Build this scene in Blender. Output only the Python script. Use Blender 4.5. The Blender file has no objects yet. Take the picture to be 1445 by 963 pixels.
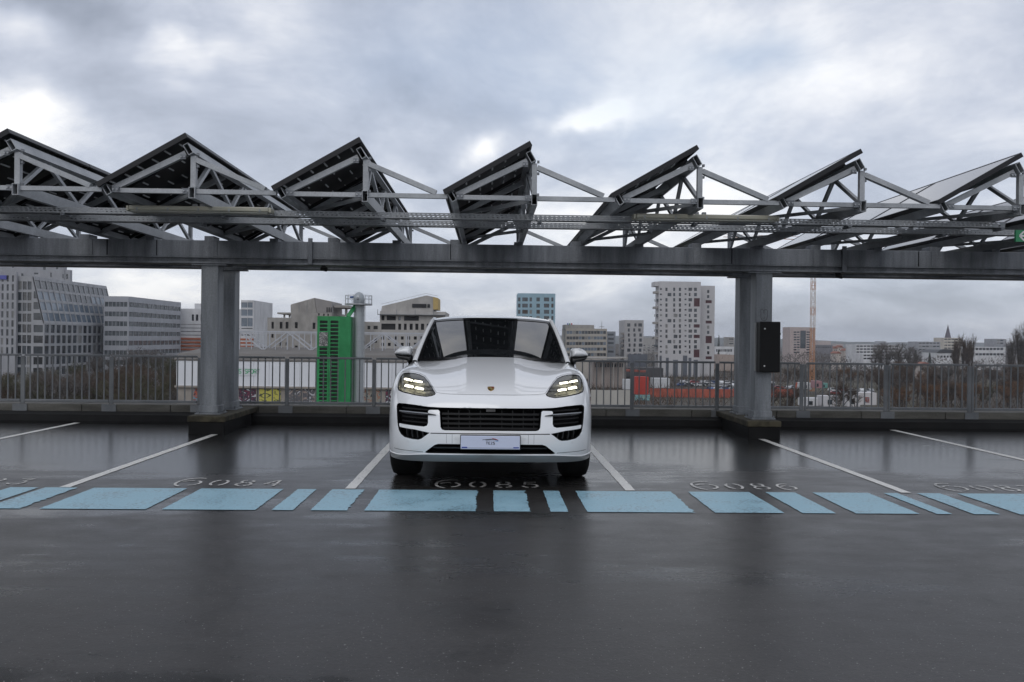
import bpy, bmesh, math, random
import numpy as np
from mathutils import Vector, Matrix
from mathutils.geometry import delaunay_2d_cdt
R = math.radians
scene = bpy.context.scene
COL = scene.collection

# ------------------------------------------------------------ camera
CAM_H = 1.362
FPX = 1166.0                     # focal length in pixels of a 1445 px wide frame
cam_d = bpy.data.cameras.new('camera')
cam_d.sensor_width = 36.0
cam_d.lens = FPX / 1445 * 36
cam_d.clip_start = 0.05
cam_d.clip_end = 12000
cam = bpy.data.objects.new('camera', cam_d)
COL.objects.link(cam)
CAM_M = (Matrix.Translation((0, 0, CAM_H)) @ Matrix.Rotation(-R(1.6), 4, 'Z')
         @ Matrix.Rotation(R(90 - 0.20), 4, 'X') @ Matrix.Rotation(0.0118, 4, 'Z'))
cam.matrix_world = CAM_M
scene.camera = cam
CAM_R = CAM_M.to_3x3()
CAM_I = CAM_M.inverted()

def ray(px, py):
    return (CAM_R @ Vector(((px - 722.5) / FPX, -(py - 481.5) / FPX, -1))).normalized()
def at(px, py, Y):
    d = ray(px, py); return Vector((0, 0, CAM_H)) + d * (Y / d.y)
def gnd(px, py, z=0.0):
    d = ray(px, py); return Vector((0, 0, CAM_H)) + d * ((z - CAM_H) / d.z)

# ------------------------------------------------------------ light, sky, exposure
scene.view_settings.view_transform = 'Standard'
scene.view_settings.look = 'None'
scene.view_settings.exposure = 0.0
scene.view_settings.gamma = 1.0
SUN_EL, SUN_AZ = R(38), R(200)          # azimuth from +Y, clockwise: high behind the camera, veiled by cloud
sl = bpy.data.lights.new('sun', 'SUN')
sl.energy = 0.5
sl.angle = R(35)
sl.color = (1.0, 0.97, 0.93)
sun = bpy.data.objects.new('sun', sl)
COL.objects.link(sun)
sdir = Vector((math.sin(SUN_AZ) * math.cos(SUN_EL), math.cos(SUN_AZ) * math.cos(SUN_EL), math.sin(SUN_EL)))
sun.rotation_euler = sdir.to_track_quat('Z', 'Y').to_euler()
sun.location = sdir * 60

world = bpy.data.worlds.new('World')
scene.world = world
world.use_nodes = True
def build_sky():
    nt = world.node_tree; N = nt.nodes; L = nt.links
    N.clear()
    out = N.new('ShaderNodeOutputWorld'); bg = N.new('ShaderNodeBackground')
    bg.inputs['Strength'].default_value = 0.124
    L.new(bg.outputs[0], out.inputs[0])
    sky = N.new('ShaderNodeTexSky'); sky.sky_type = 'NISHITA'; sky.sun_disc = False
    sky.sun_elevation = SUN_EL; sky.sun_rotation = SUN_AZ
    tc = N.new('ShaderNodeTexCoord')
    def vm(op, a, b=None):
        n = N.new('ShaderNodeVectorMath'); n.operation = op
        for i, x in enumerate((a, b)):
            if x is None: continue
            if isinstance(x, (tuple, Vector)): n.inputs[i].default_value = tuple(x)
            else: L.new(x, n.inputs[i])
        return n.outputs['Value'] if op == 'DOT_PRODUCT' else n.outputs['Vector']
    def m(op, a, b=None, c=None, clamp=False):
        n = N.new('ShaderNodeMath'); n.operation = op; n.use_clamp = clamp
        for i, x in enumerate((a, b, c)):
            if x is None: continue
            if isinstance(x, (int, float)): n.inputs[i].default_value = x
            else: L.new(x, n.inputs[i])
        return n.outputs[0]
    d = vm('NORMALIZE', tc.outputs['Generated'])
    # cloud layer: the direction projected on a flat deck of cloud
    sep = N.new('ShaderNodeSeparateXYZ'); L.new(d, sep.inputs[0])
    zc = m('ADD', m('MAXIMUM', sep.outputs[2], 0.0), 0.34)
    comb = N.new('ShaderNodeCombineXYZ')
    L.new(m('DIVIDE', sep.outputs[0], zc), comb.inputs[0]); L.new(m('DIVIDE', sep.outputs[1], zc), comb.inputs[1])
    def noise(vec, scale, detail, rough, off=(0, 0, 0), dist=0.0):
        v = vm('ADD', vec, off)
        n = N.new('ShaderNodeTexNoise'); n.inputs['Scale'].default_value = scale
        n.inputs['Detail'].default_value = detail; n.inputs['Roughness'].default_value = rough
        n.inputs['Distortion'].default_value = dist
        L.new(v, n.inputs['Vector']); return n
    big = noise(comb.outputs[0], 1.05, 9, 0.58, (3.1, 1.7, 0), 0.35).outputs['Fac']
    fine = noise(comb.outputs[0], 3.1, 9, 0.64, (9.0, 4.0, 2.0), 0.3).outputs['Fac']
    wob = noise(d, 5.0, 4, 0.6)
    dd = vm('ADD', d, vm('MULTIPLY', vm('SUBTRACT', wob.outputs['Color'], (0.5, 0.5, 0.5)), (0.16, 0.16, 0.13)))
    dens = m('ADD', m('MULTIPLY', big, 0.64), m('MULTIPLY', fine, 0.36))
    total = m('MULTIPLY', m('SUBTRACT', dens, 0.472), 2.0)
    blue = None
    def blob(px, py, rx, ry):
        f = ray(px, py); r = f.cross(Vector((0, 0, 1))).normalized(); u = r.cross(f)
        a = m('DIVIDE', vm('DOT_PRODUCT', dd, r), rx / FPX)
        b = m('DIVIDE', vm('DOT_PRODUCT', dd, u), ry / FPX)
        q = m('ADD', m('MULTIPLY', a, a), m('MULTIPLY', b, b))
        front = m('GREATER_THAN', vm('DOT_PRODUCT', dd, f), 0.0)
        return m('MULTIPLY', m('POWER', 2.718, m('MULTIPLY', q, -1.0)), front)
    for px, py, rx, ry, amt in BLOBS:
        total = m('MULTIPLY_ADD', blob(px, py, rx, ry), amt, total)
    bl = m('MULTIPLY', blob(1062, 98, 80, 26), 0.36)
    bl = m('MULTIPLY_ADD', blob(940, 170, 140, 70), 0.22, bl)
    bl = m('MULTIPLY_ADD', blob(740, 60, 280, 90), 0.34, bl)
    ramp = N.new('ShaderNodeValToRGB'); L.new(m('ADD', total, 0.5, clamp=True), ramp.inputs[0])
    e = ramp.color_ramp; e.interpolation = 'B_SPLINE'
    pts = [(0.0, (.21, .235, .29)), (0.28, (.345, .375, .445)), (0.48, (.465, .50, .585)), (0.64, (.625, .645, .70)), (0.80, (.86, .855, .86)), (1.0, (1.08, 1.06, 1.02))]
    while len(e.elements) < len(pts): e.elements.new(0.5)
    for el, (p, c) in zip(e.elements, pts): el.position = p; el.color = (*c, 1)
    cl = N.new('ShaderNodeVectorMath'); cl.operation = 'SCALE'; L.new(ramp.outputs[0], cl.inputs[0]); cl.inputs[3].default_value = 10.4
    # thin cover: part of the clear sky mixes in everywhere, more in the blue gaps
    mix = N.new('ShaderNodeMix'); mix.data_type = 'RGBA'
    L.new(m('ADD', bl, 0.09, clamp=True), mix.inputs[0]); L.new(cl.outputs[0], mix.inputs[6])
    L.new(sky.outputs[0], mix.inputs[7])
    L.new(mix.outputs[2], bg.inputs['Color'])
BLOBS = [(-5, 168, 85, 48, .42), (70, 195, 80, 34, .10), (235, 82, 70, 30, .40), (20, 52, 44, 20, .28), (385, 30, 70, 30, .14), (165, 222, 90, 20, .14),
         (835, 158, 62, 22, .56), (800, 172, 30, 12, .14), (680, 212, 34, 22, .42), (600, 243, 44, 16, .24), (1120, 130, 120, 60, .08), (1060, 285, 120, 50, .20), (1300, 130, 200, 90, .12),
         (130, 45, 120, 34, -.20), (210, 30, 140, 26, -.08), (480, 150, 120, 40, -.05), (1290, 440, 330, 52, -.20), (640, 425, 260, 50, -.24),
         (180, 400, 190, 40, .28), (1000, 440, 300, 44, -.08), (800, 320, 200, 40, .08), (640, 90, 260, 50, -.03)]
build_sky()

# ------------------------------------------------------------ helpers
ORG = {}
def setp(o, label=None, cat=None, group=None, kind=None):
    if label: o['label'] = label
    if cat: o['category'] = cat
    if group: o['group'] = group
    if kind: o['kind'] = kind
    return o
def thing(name, label, cat, loc=(0, 0, 0), group=None, rz=0.0):
    o = bpy.data.objects.new(name, None); COL.objects.link(o)
    o.empty_display_size = 0.2
    o.location = loc; o.rotation_euler[2] = rz
    ORG[o.name] = Vector(loc) if rz == 0 else None
    return setp(o, label, cat, group)
def link(o, parent=None):
    COL.objects.link(o)
    if parent is not None: o.parent = parent
    return o
class MB:
    """collects quads and boxes in world (or local) coordinates and links them as one mesh object"""
    def __init__(s): s.v = []; s.f = []; s.mi = []
    def quad(s, *p, mi=0):
        b = len(s.v); s.v += [tuple(x) for x in p]; s.f.append(tuple(range(b, b + len(p)))); s.mi.append(mi); return s
    def box(s, x0, x1, y0, y1, z0, z1, mi=0):
        b = len(s.v)
        s.v += [(x0, y0, z0), (x1, y0, z0), (x1, y1, z0), (x0, y1, z0), (x0, y0, z1), (x1, y0, z1), (x1, y1, z1), (x0, y1, z1)]
        for q in ((0, 3, 2, 1), (4, 5, 6, 7), (0, 1, 5, 4), (1, 2, 6, 5), (2, 3, 7, 6), (3, 0, 4, 7)):
            s.f.append(tuple(b + i for i in q)); s.mi.append(mi)
        return s
    def frame(s, p, q, up):
        p = Vector(p); q = Vector(q); d = (q - p).normalized(); up = Vector(up)
        sd = d.cross(up)
        if sd.length < 1e-4: sd = d.cross(Vector((1, 0, 0)))
        sd.normalize(); u = sd.cross(d).normalized()
        return p, q, sd, u
    def bar(s, p, q, w, h, up=(0, 0, 1), mi=0):
        p, q, sd, u = s.frame(p, q, up); b = len(s.v)
        for c in (p, q):
            for a, e in ((-1, -1), (1, -1), (1, 1), (-1, 1)): s.v.append(tuple(c + sd * (a * w / 2) + u * (e * h / 2)))
        for k in ((0, 1, 5, 4), (1, 2, 6, 5), (2, 3, 7, 6), (3, 0, 4, 7), (3, 2, 1, 0), (4, 5, 6, 7)):
            s.f.append(tuple(b + i for i in k)); s.mi.append(mi)
        return s
    def hollow(s, p, q, w, h, t, up=(0, 0, 1), deep=0.5):
        """a rectangular hollow section open at p"""
        p, q, sd, u = s.frame(p, q, up); b = len(s.v); d = (q - p).normalized()
        ring = ((-1, -1), (1, -1), (1, 1), (-1, 1))
        for c, k in ((p, 0), (q, 0), (p, t), (p + d * deep, t)):
            for a, e in ring: s.v.append(tuple(c + sd * (a * (w / 2 - k)) + u * (e * (h / 2 - k))))
        for i in range(4):
            j = (i + 1) % 4
            for k in ((i, j, 4 + j, 4 + i), (j, i, 8 + i, 8 + j), (8 + j, 8 + i, 12 + i, 12 + j)):
                s.f.append(tuple(b + x for x in k)); s.mi.append(0)
        s.f.append((b + 7, b + 6, b + 5, b + 4)[::-1]); s.mi.append(0)
        s.f.append((b + 12, b + 13, b + 14, b + 15)); s.mi.append(0)
        return s
    def tube(s, p, q, r, n=8, r2=None):
        p, q, sd, u = s.frame(p, q, (0, 0, 1)); b = len(s.v); r2 = r if r2 is None else r2
        for c, rr in ((p, r), (q, r2)):
            for i in range(n):
                a = 2 * math.pi * i / n; s.v.append(tuple(c + sd * (rr * math.cos(a)) + u * (rr * math.sin(a))))
        for i in range(n):
            j = (i + 1) % n; s.f.append((b + i, b + j, b + n + j, b + n + i)); s.mi.append(0)
        s.f.append(tuple(b + i for i in range(n))[::-1]); s.f.append(tuple(b + n + i for i in range(n))); s.mi += [0, 0]
        return s
    def build(s, name, mat, parent=None, smooth=False, bevel=0.0, org=None, kind=None):
        me = bpy.data.meshes.new(name)
        o3 = Vector((0, 0, 0))
        if org is not None: o3 = Vector(org)
        elif parent is not None and parent.name in ORG and ORG[parent.name] is not None: o3 = ORG[parent.name]
        me.from_pydata([(x - o3.x, y - o3.y, z - o3.z) for x, y, z in s.v], [], s.f)
        mats = mat if isinstance(mat, (list, tuple)) else [mat]
        for m_ in mats: me.materials.append(m_)
        if len(mats) > 1: me.polygons.foreach_set('material_index', s.mi)
        if smooth: me.polygons.foreach_set('use_smooth', [True] * len(me.polygons))
        me.update()
        o = bpy.data.objects.new(name, me); link(o, parent)
        ORG[o.name] = Vector(o3)
        if bevel:
            bv = o.modifiers.new('bevel', 'BEVEL'); bv.width = bevel; bv.segments = 2; bv.limit_method = 'ANGLE'
        if kind: o['kind'] = kind
        return o
def inst(src, name, parent, loc, scale=None, rot=None):
    """a copy that shares its mesh; loc in the parent's own coordinates"""
    o = src.copy(); o.name = name
    o.parent = parent; o.location = loc
    if scale is not None: o.scale = scale
    if rot is not None: o.rotation_euler = rot
    COL.objects.link(o); return o

# ------------------------------------------------------------ materials
MATS = {}
def mat(name, color=(.5, .5, .5), rough=.5, metal=0.0, spec=.5, coat=0.0, emit=None, es=1.0):
    if name in MATS: return MATS[name]
    m_ = bpy.data.materials.new(name); m_.use_nodes = True
    b = m_.node_tree.nodes['Principled BSDF']
    b.inputs['Base Color'].default_value = (*color, 1); b.inputs['Roughness'].default_value = rough
    b.inputs['Metallic'].default_value = metal; b.inputs['Specular IOR Level'].default_value = spec
    if coat: b.inputs['Coat Weight'].default_value = coat; b.inputs['Coat Roughness'].default_value = 0.02
    if emit: b.inputs['Emission Color'].default_value = (*emit, 1); b.inputs['Emission Strength'].default_value = es
    MATS[name] = m_; return m_
class NT:
    def __init__(s, m_): s.nt = m_.node_tree; s.N = s.nt.nodes; s.L = s.nt.links; s.b = s.N['Principled BSDF']
    def new(s, t, **kw):
        n = s.N.new(t)
        for k, v in kw.items(): setattr(n, k, v)
        return n
    def inp(s, n, key, x):
        if isinstance(x, bpy.types.NodeSocket): s.L.new(x, n.inputs[key])
        else: n.inputs[key].default_value = x
    def math(s, op, a, b=None, clamp=False):
        n = s.new('ShaderNodeMath', operation=op, use_clamp=clamp); s.inp(n, 0, a)
        if b is not None: s.inp(n, 1, b)
        return n.outputs[0]
    def coord(s, scale=(1, 1, 1), obj=False):
        mp = s.new('ShaderNodeMapping'); mp.inputs['Scale'].default_value = scale
        if obj: s.L.new(s.new('ShaderNodeTexCoord').outputs['Object'], mp.inputs[0])
        else: s.L.new(s.new('ShaderNodeNewGeometry').outputs['Position'], mp.inputs[0])
        return mp.outputs[0]
    def noise(s, vec, scale, detail=4, rough=.55, dist=0.0):
        n = s.new('ShaderNodeTexNoise'); s.L.new(vec, n.inputs['Vector']); n.inputs['Scale'].default_value = scale
        n.inputs['Detail'].default_value = detail; n.inputs['Roughness'].default_value = rough; n.inputs['Distortion'].default_value = dist
        return n.outputs['Fac']
    def ramp(s, fac, pts, interp='LINEAR'):
        n = s.new('ShaderNodeValToRGB'); s.L.new(fac, n.inputs[0]); e = n.color_ramp; e.interpolation = interp
        while len(e.elements) < len(pts): e.elements.new(.5)
        for el, (p, c) in zip(e.elements, pts): el.position = p; el.color = (*c, 1) if len(c) == 3 else c
        return n.outputs[0]
    def mix(s, fac, a, b, typ='MIX'):
        n = s.new('ShaderNodeMix', data_type='RGBA', blend_type=typ); s.inp(n, 0, fac)
        for k, x in ((6, a), (7, b)):
            s.inp(n, k, x if isinstance(x, bpy.types.NodeSocket) else (*x, 1))
        return n.outputs[2]
    def bump(s, h, strength=.2, dist=.01):
        n = s.new('ShaderNodeBump'); n.inputs['Strength'].default_value = strength; n.inputs['Distance'].default_value = dist
        s.L.new(h, n.inputs['Height']); s.L.new(n.outputs[0], s.b.inputs['Normal'])
def varied(name, c0, c1, scale=3.0, rough=.6, stretch=(1, 1, 1), metal=0.0, bump=0.0, spec=.5, r1=None, contrast=(.35, .65), detail=5, fine=0.0):
    m_ = mat(name, c0, rough, metal, spec); t = NT(m_)
    n = t.noise(t.coord(stretch), scale, detail, .6)
    f = t.ramp(n, [(contrast[0], (0, 0, 0)), (contrast[1], (1, 1, 1))])
    c = t.mix(f, c0, c1)
    if fine:
        n2 = t.noise(t.coord(), 60.0, 3, .7); k = t.ramp(n2, [(.3, (1 - fine,) * 3), (.7, (1 + fine,) * 3)]); c = t.mix(1.0, c, k, 'MULTIPLY')
    t.L.new(c, t.b.inputs['Base Color'])
    if r1 is not None:
        t.L.new(t.ramp(n, [(.35, (rough,) * 3), (.65, (r1,) * 3)]), t.b.inputs['Roughness'])
    if bump: t.bump(n, bump, .02)
    return m_

STEEL = varied('galvanized_steel', (.27, .285, .30), (.42, .435, .45), 2.6, .46, (1, 1, 1), .35, 0, .5, .6, fine=.14)
STEEL_DK = varied('weathered_steel', (.105, .115, .13), (.27, .285, .305), 1.6, .48, (5, 5, .6), .3, 0, .5, .62, (.3, .72), 7, fine=.2)
STEEL_COL = varied('column_steel', (.14, .152, .168), (.31, .33, .35), 2.4, .46, (3, 3, .4), .3, 0, .5, .6, (.3, .7), fine=.16)
RAILM = varied('railing_steel', (.13, .14, .15), (.20, .21, .22), 2.5, .5, (1, 1, 1), .3, fine=.1)
BLACKM = mat('black_plastic', (.006, .006, .0065), .5, 0, .25)
DARK = mat('dark_recess', (.003, .003, .0035), .8, 0, .1)
PVBACK = varied('panel_backsheet', (.012, .0125, .0145), (.021, .022, .025), 2.0, .4, spec=.3)
PVTOP = mat('panel_glass', (.05, .05, .065), .12, 0, .6)
PVFRAME = mat('panel_frame', (.012, .012, .014), .42, .3)
CREAM = varied('cream_enamel', (.40, .385, .31), (.47, .455, .37), 3.0, .4)
GREYPL = mat('grey_plastic', (.30, .31, .32), .5)
WHITE = mat('white_enamel', (.78, .78, .78), .4)

# ------------------------------------------------------------ facade with real openings
def facade(mb, O, U, w, h, rects, depth=.25, mi=0):
    """wall of w x h from corner O along U (unit, horizontal); every rect (x0, z0, x1, z1) is cut out and gets reveals"""
    O = Vector(O); U = Vector(U); Z = Vector((0, 0, 1)); Nn = U.cross(Z)
    xs = sorted({0.0, w, *[round(r[0], 4) for r in rects], *[round(r[2], 4) for r in rects]})
    zs = sorted({0.0, h, *[round(r[1], 4) for r in rects], *[round(r[3], 4) for r in rects]})
    P = lambda x, z, d=0.0: O + U * x + Z * z - Nn * d
    idx = {}; base = mb.v
    def vid(i, j):
        if (i, j) not in idx:
            idx[(i, j)] = len(base); base.append(tuple(P(xs[i], zs[j])))
        return idx[(i, j)]
    hole = np.zeros((len(xs), len(zs)), bool)
    for r in rects:
        i0 = xs.index(round(r[0], 4)); i1 = xs.index(round(r[2], 4)); j0 = zs.index(round(r[1], 4)); j1 = zs.index(round(r[3], 4))
        hole[i0:i1, j0:j1] = True
        if depth:
            a, b, c, d = r
            mb.quad(P(a, b), P(c, b), P(c, b, depth), P(a, b, depth), mi=mi); mb.quad(P(c, b), P(c, d), P(c, d, depth), P(c, b, depth), mi=mi)
            mb.quad(P(c, d), P(a, d), P(a, d, depth), P(c, d, depth), mi=mi); mb.quad(P(a, d), P(a, b), P(a, b, depth), P(a, d, depth), mi=mi)
    for i in range(len(xs) - 1):
        for j in range(len(zs) - 1):
            if hole[i, j]: continue
            mb.f.append((vid(i, j), vid(i + 1, j), vid(i + 1, j + 1), vid(i, j + 1))); mb.mi.append(mi)

# ------------------------------------------------------------ parking deck
def asphalt():
    m_ = mat('wet_asphalt', (.05, .05, .052), .35); t = NT(m_)
    p = t.coord()
    broad = t.noise(t.coord((.45, 1.1, 1)), .55, 5, .55, .4)
    mid = t.noise(t.coord((1, 1.6, 1)), 2.6, 5, .6)
    streak = t.noise(t.coord((.35, 3.2, 1)), 1.3, 5, .6, .6)
    grit = t.noise(p, 170.0, 2, .7); grain = t.noise(p, 48.0, 3, .65)
    sep = t.new('ShaderNodeSeparateXYZ'); t.L.new(p, sep.inputs[0])
    # rain stands deeper in the bays, where the deck falls towards the kerb
    wet = t.new('ShaderNodeMapRange'); wet.interpolation_type = 'SMOOTHSTEP'
    wet.inputs[1].default_value = 7.0; wet.inputs[2].default_value = 11.0; t.L.new(sep.outputs[1], wet.inputs[0])
    pud = t.math('ADD', t.math('MULTIPLY', wet.outputs[0], .20), t.math('ADD', t.math('MULTIPLY', broad, .62), t.math('ADD', t.math('MULTIPLY', mid, .20), t.math('MULTIPLY', streak, .18))))
    pudm = t.ramp(pud, [(.50, (0, 0, 0)), (.60, (1, 1, 1))], 'EASE')
    c = t.ramp(mid, [(.3, (.0255, .0232, .022)), (.7, (.039, .0362, .0345))])
    k = t.ramp(grain, [(.3, (.72, .72, .72)), (.7, (1.25, 1.25, 1.25))]); c = t.mix(1.0, c, k, 'MULTIPLY')
    c = t.mix(t.math('MULTIPLY', pudm, .6), c, (.010, .012, .013))
    stain = t.ramp(t.noise(t.coord((1, 1.3, 1)), 1.1, 7, .7, 1.2), [(.28, (.5, .5, .51)), (.44, (.95, .95, .95)), (.60, (1, 1, 1)), (.74, (1.3, 1.27, 1.22))])
    c = t.mix(1.0, c, stain, 'MULTIPLY')
    spot = t.ramp(t.noise(p, 5.5, 2, .5), [(.24, (.35, .35, .35)), (.30, (1, 1, 1))]); c = t.mix(1.0, c, spot, 'MULTIPLY')
    fleck = t.ramp(t.noise(p, 75.0, 1, .5), [(.715, (0, 0, 0)), (.735, (1, 1, 1))])
    c = t.mix(t.math('MULTIPLY', fleck, .8), c, (.30, .30, .29))
    t.L.new(c, t.b.inputs['Base Color'])
    r = t.mix(pudm, t.ramp(mid, [(.3, (.27,) * 3), (.7, (.40,) * 3)]), (.215, .215, .215))
    t.L.new(r, t.b.inputs['Roughness'])
    h = t.math('ADD', t.math('ADD', t.math('MULTIPLY', grit, .6), t.math('MULTIPLY', grain, .7)), t.math('MULTIPLY', t.noise(p, 9.0, 4, .6), .9))
    bn = t.new('ShaderNodeBump'); bn.inputs['Distance'].default_value = .004
    t.L.new(t.math('SUBTRACT', .30, t.math('MULTIPLY', pudm, .22)), bn.inputs['Strength']); t.L.new(h, bn.inputs['Height'])
    t.L.new(bn.outputs[0], t.b.inputs['Normal'])
    return m_
def paint(name, c0, c1, wear, rough=.45, lo=.36):
    m_ = mat(name, c0, rough); t = NT(m_); p = t.coord()
    a = t.noise(p, 3.0, 6, .65); b = t.noise(p, 38.0, 4, .7); g = t.noise(p, 150.0, 2, .6)
    c = t.mix(a, c0, c1)
    w = t.ramp(t.math('ADD', t.math('MULTIPLY', b, .6), t.math('MULTIPLY', a, .4)), [(lo, (wear,) * 3), (lo + .1, (0, 0, 0))])
    c = t.mix(w, c, (.045, .045, .047))
    c = t.mix(1.0, c, t.ramp(g, [(.3, (.86,) * 3), (.7, (1.1,) * 3)]), 'MULTIPLY')
    t.L.new(c, t.b.inputs['Base Color']); t.L.new(t.ramp(a, [(.3, (rough - .1,) * 3), (.7, (rough + .1,) * 3)]), t.b.inputs['Roughness'])
    t.bump(g, .15, .003)
    return m_
ASPH = asphalt()
P_WHITE = paint('white_line_paint', (.80, .79, .75), (.66, .65, .62), .7)
P_BLUE = paint('blue_line_paint', (.235, .43, .53), (.33, .51, .59), .6, .42, .375)
P_NUM = paint('white_stencil_paint', (.74, .73, .70), (.50, .49, .47), .85, .5, .41)

deck = MB().box(-45, 45, -30, 12.9, -.35, 0).build('parking_deck', ASPH, kind='structure')
rnd = random.Random(5)
def sheet(name, pts, m_, z=.004):
    return MB().quad(*[(x, y, z) for x, y in pts]).build(name, m_, deck)
SY0, SY1 = 6.47, 7.36                      # the band of blue blocks
BLOCKS = [(-140, -95), (-80, -34), (-24, 28), (55, 205), (228, 360), (383, 413), (438, 490), (514, 672), (697, 749), (777, 802), (829, 982), (1009, 1107), (1133, 1180), (1208, 1298), (1322, 1344), (1375, 1412), (1440, 1560), (1590, 1640)]
for a, b in BLOCKS:
    if b <= a: continue
    xa = at(a, 724, SY0).x; xb = at(b, 724, SY0).x
    rag = .009 if (b - a) in (158, 153, 52) else .003
    pts = [(xa, SY0), (xb, SY0)]
    n = 22
    pts += [(xb + rnd.uniform(-rag, rag) - (.013 if rag > .005 and rnd.random() < .3 else 0), SY0 + (SY1 - SY0) * k / n) for k in range(1, n)]
    pts += [(xb, SY1), (xa, SY1)]
    pts += [(xa + rnd.uniform(-.004, .004), SY1 - (SY1 - SY0) * k / n) for k in range(1, n)]
    sheet('blue_marking', pts, P_BLUE)
for x, y0, y1 in ((-8.72, 7.33, 12.7), (-6.22, 7.33, 12.7), (-3.72, 7.38, 11.36), (-1.22, 7.40, 12.7), (1.29, 7.40, 12.7), (3.80, 7.38, 11.36), (6.30, 7.3, 12.7), (8.8, 7.3, 12.7)):
    n = 40; w = .046
    l = [(x - w + rnd.uniform(-.003, .003), y0 + (y1 - y0) * k / n) for k in range(n + 1)]
    r_ = [(x + w + rnd.uniform(-.003, .003), y0 + (y1 - y0) * k / n) for k in range(n + 1)]
    mb = MB()
    for k in range(n): mb.quad(*[(p[0], p[1], .004) for p in (l[k], r_[k], r_[k + 1], l[k + 1])])
    mb.build('bay_line', P_WHITE, deck)
def arc(cx, cy, rx, ry, a0, a1, n=9):
    return [(cx + rx * math.cos(R(a0 + (a1 - a0) * i / n)), cy + ry * math.sin(R(a0 + (a1 - a0) * i / n))) for i in range(n + 1)]
GLYPH = {
    '6': [[(.86, .93), (.60, .97)] + arc(.52, .42, .50, .52, 100, 258, 12), arc(.55, .32, .42, .30, -75, 60, 7), arc(.55, .32, .42, .30, 85, 150, 5)],
    '0': [arc(.5, .5, .46, .46, 110, 250, 10), arc(.5, .5, .46, .46, -70, 70, 10)],
    '8': [arc(.5, .74, .36, .22, 110, 250, 7), arc(.5, .74, .36, .22, -70, 70, 7), arc(.5, .27, .44, .25, 115, 255, 8), arc(.5, .27, .44, .25, -75, 65, 8), [(.34, .52), (.66, .52)]],
    '5': [[(.88, .96), (.22, .96), (.18, .58)], arc(.46, .34, .44, .30, -80, 112, 10), arc(.46, .34, .44, .30, -170, -105, 5)],
    '4': [[(.66, 1.0), (.08, .34), (.40, .34)], [(.52, .34), (1.0, .34)], [(.74, 1.0), (.74, .42)], [(.74, .28), (.74, 0)]],
    '7': [[(.08, .95), (.55, .95)], [(.64, .95), (.94, .95), (.40, 0)]],
    '3': [[(.1, .95), (.82, .95), (.52, .58)], arc(.46, .31, .42, .29, -80, 78, 9), arc(.46, .31, .42, .29, -165, -105, 5)],
}
def strokes(mb, polys, x0, y0, w, h, sw, P):
    for pl in polys:
        q = [Vector((x0 + a * w, y0 + b * h)) for a, b in pl]
        L_, R_ = [], []
        for i, p in enumerate(q):
            d = (q[min(i + 1, len(q) - 1)] - q[max(i - 1, 0)]).normalized(); nrm = Vector((-d.y, d.x)) * sw / 2
            L_.append(p + nrm); R_.append(p - nrm)
        for i in range(len(q) - 1): mb.quad(P(R_[i]), P(R_[i + 1]), P(L_[i + 1]), P(L_[i]))
for word, px in (('6083', -125), ('6084', 240), ('6085', 613), ('6086', 983), ('6087', 1340)):
    y0 = 7.50
    gx = at(px, 688, y0).x
    for ch, dx, w, h in zip(word, (0, .315, .555, .80), (.23, .15, .15, .155), (.40, .30, .30, .30)):
        mb = MB(); strokes(mb, GLYPH[ch], gx + dx, y0, w, h, .025, lambda p: (p.x, p.y, .0045))
        o = mb.build('painted_digit', P_NUM, deck)

# ------------------------------------------------------------ kerb wall and railing at the deck's edge
CONC = varied('kerb_concrete', (.075, .072, .062), (.135, .13, .115), 2.2, .8, (.8, 1, 3), bump=.3, fine=.15)
BITU = varied('bitumen_skirt', (.005, .005, .0055), (.010, .010, .010), 3.0, .7, bump=.3, spec=.2)
MOSS = varied('mossy_concrete', (.03, .026, .016), (.075, .066, .042), 7.0, .9, bump=.5, contrast=(.4, .6))
pw = thing('kerb_wall', 'low concrete kerb wall with black bitumen skirt along the deck edge', 'wall', (0, 13.0, 0))
mb = MB()
for i in range(24):
    x = -12.2 + i * 1.36 - .9
    mb.box(x + .004, x + 1.356, 12.99, 13.3, .10, .262)
mb.build('concrete_band', CONC, pw, bevel=.008, kind='stuff')
mb = MB(); b = len(mb.v)
prof = [(12.70, -.3), (12.70, .03), (12.76, .12), (12.86, .152), (13.32, .152), (13.32, -.4)]
for x in (-20, 20): mb.v += [(x, y, z) for y, z in prof]
n = len(prof)
for i in range(n): mb.f.append((i, (i + 1) % n, n + (i + 1) % n, n + i)); mb.mi.append(0)
mb.build('bitumen_skirt', BITU, pw)

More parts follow.
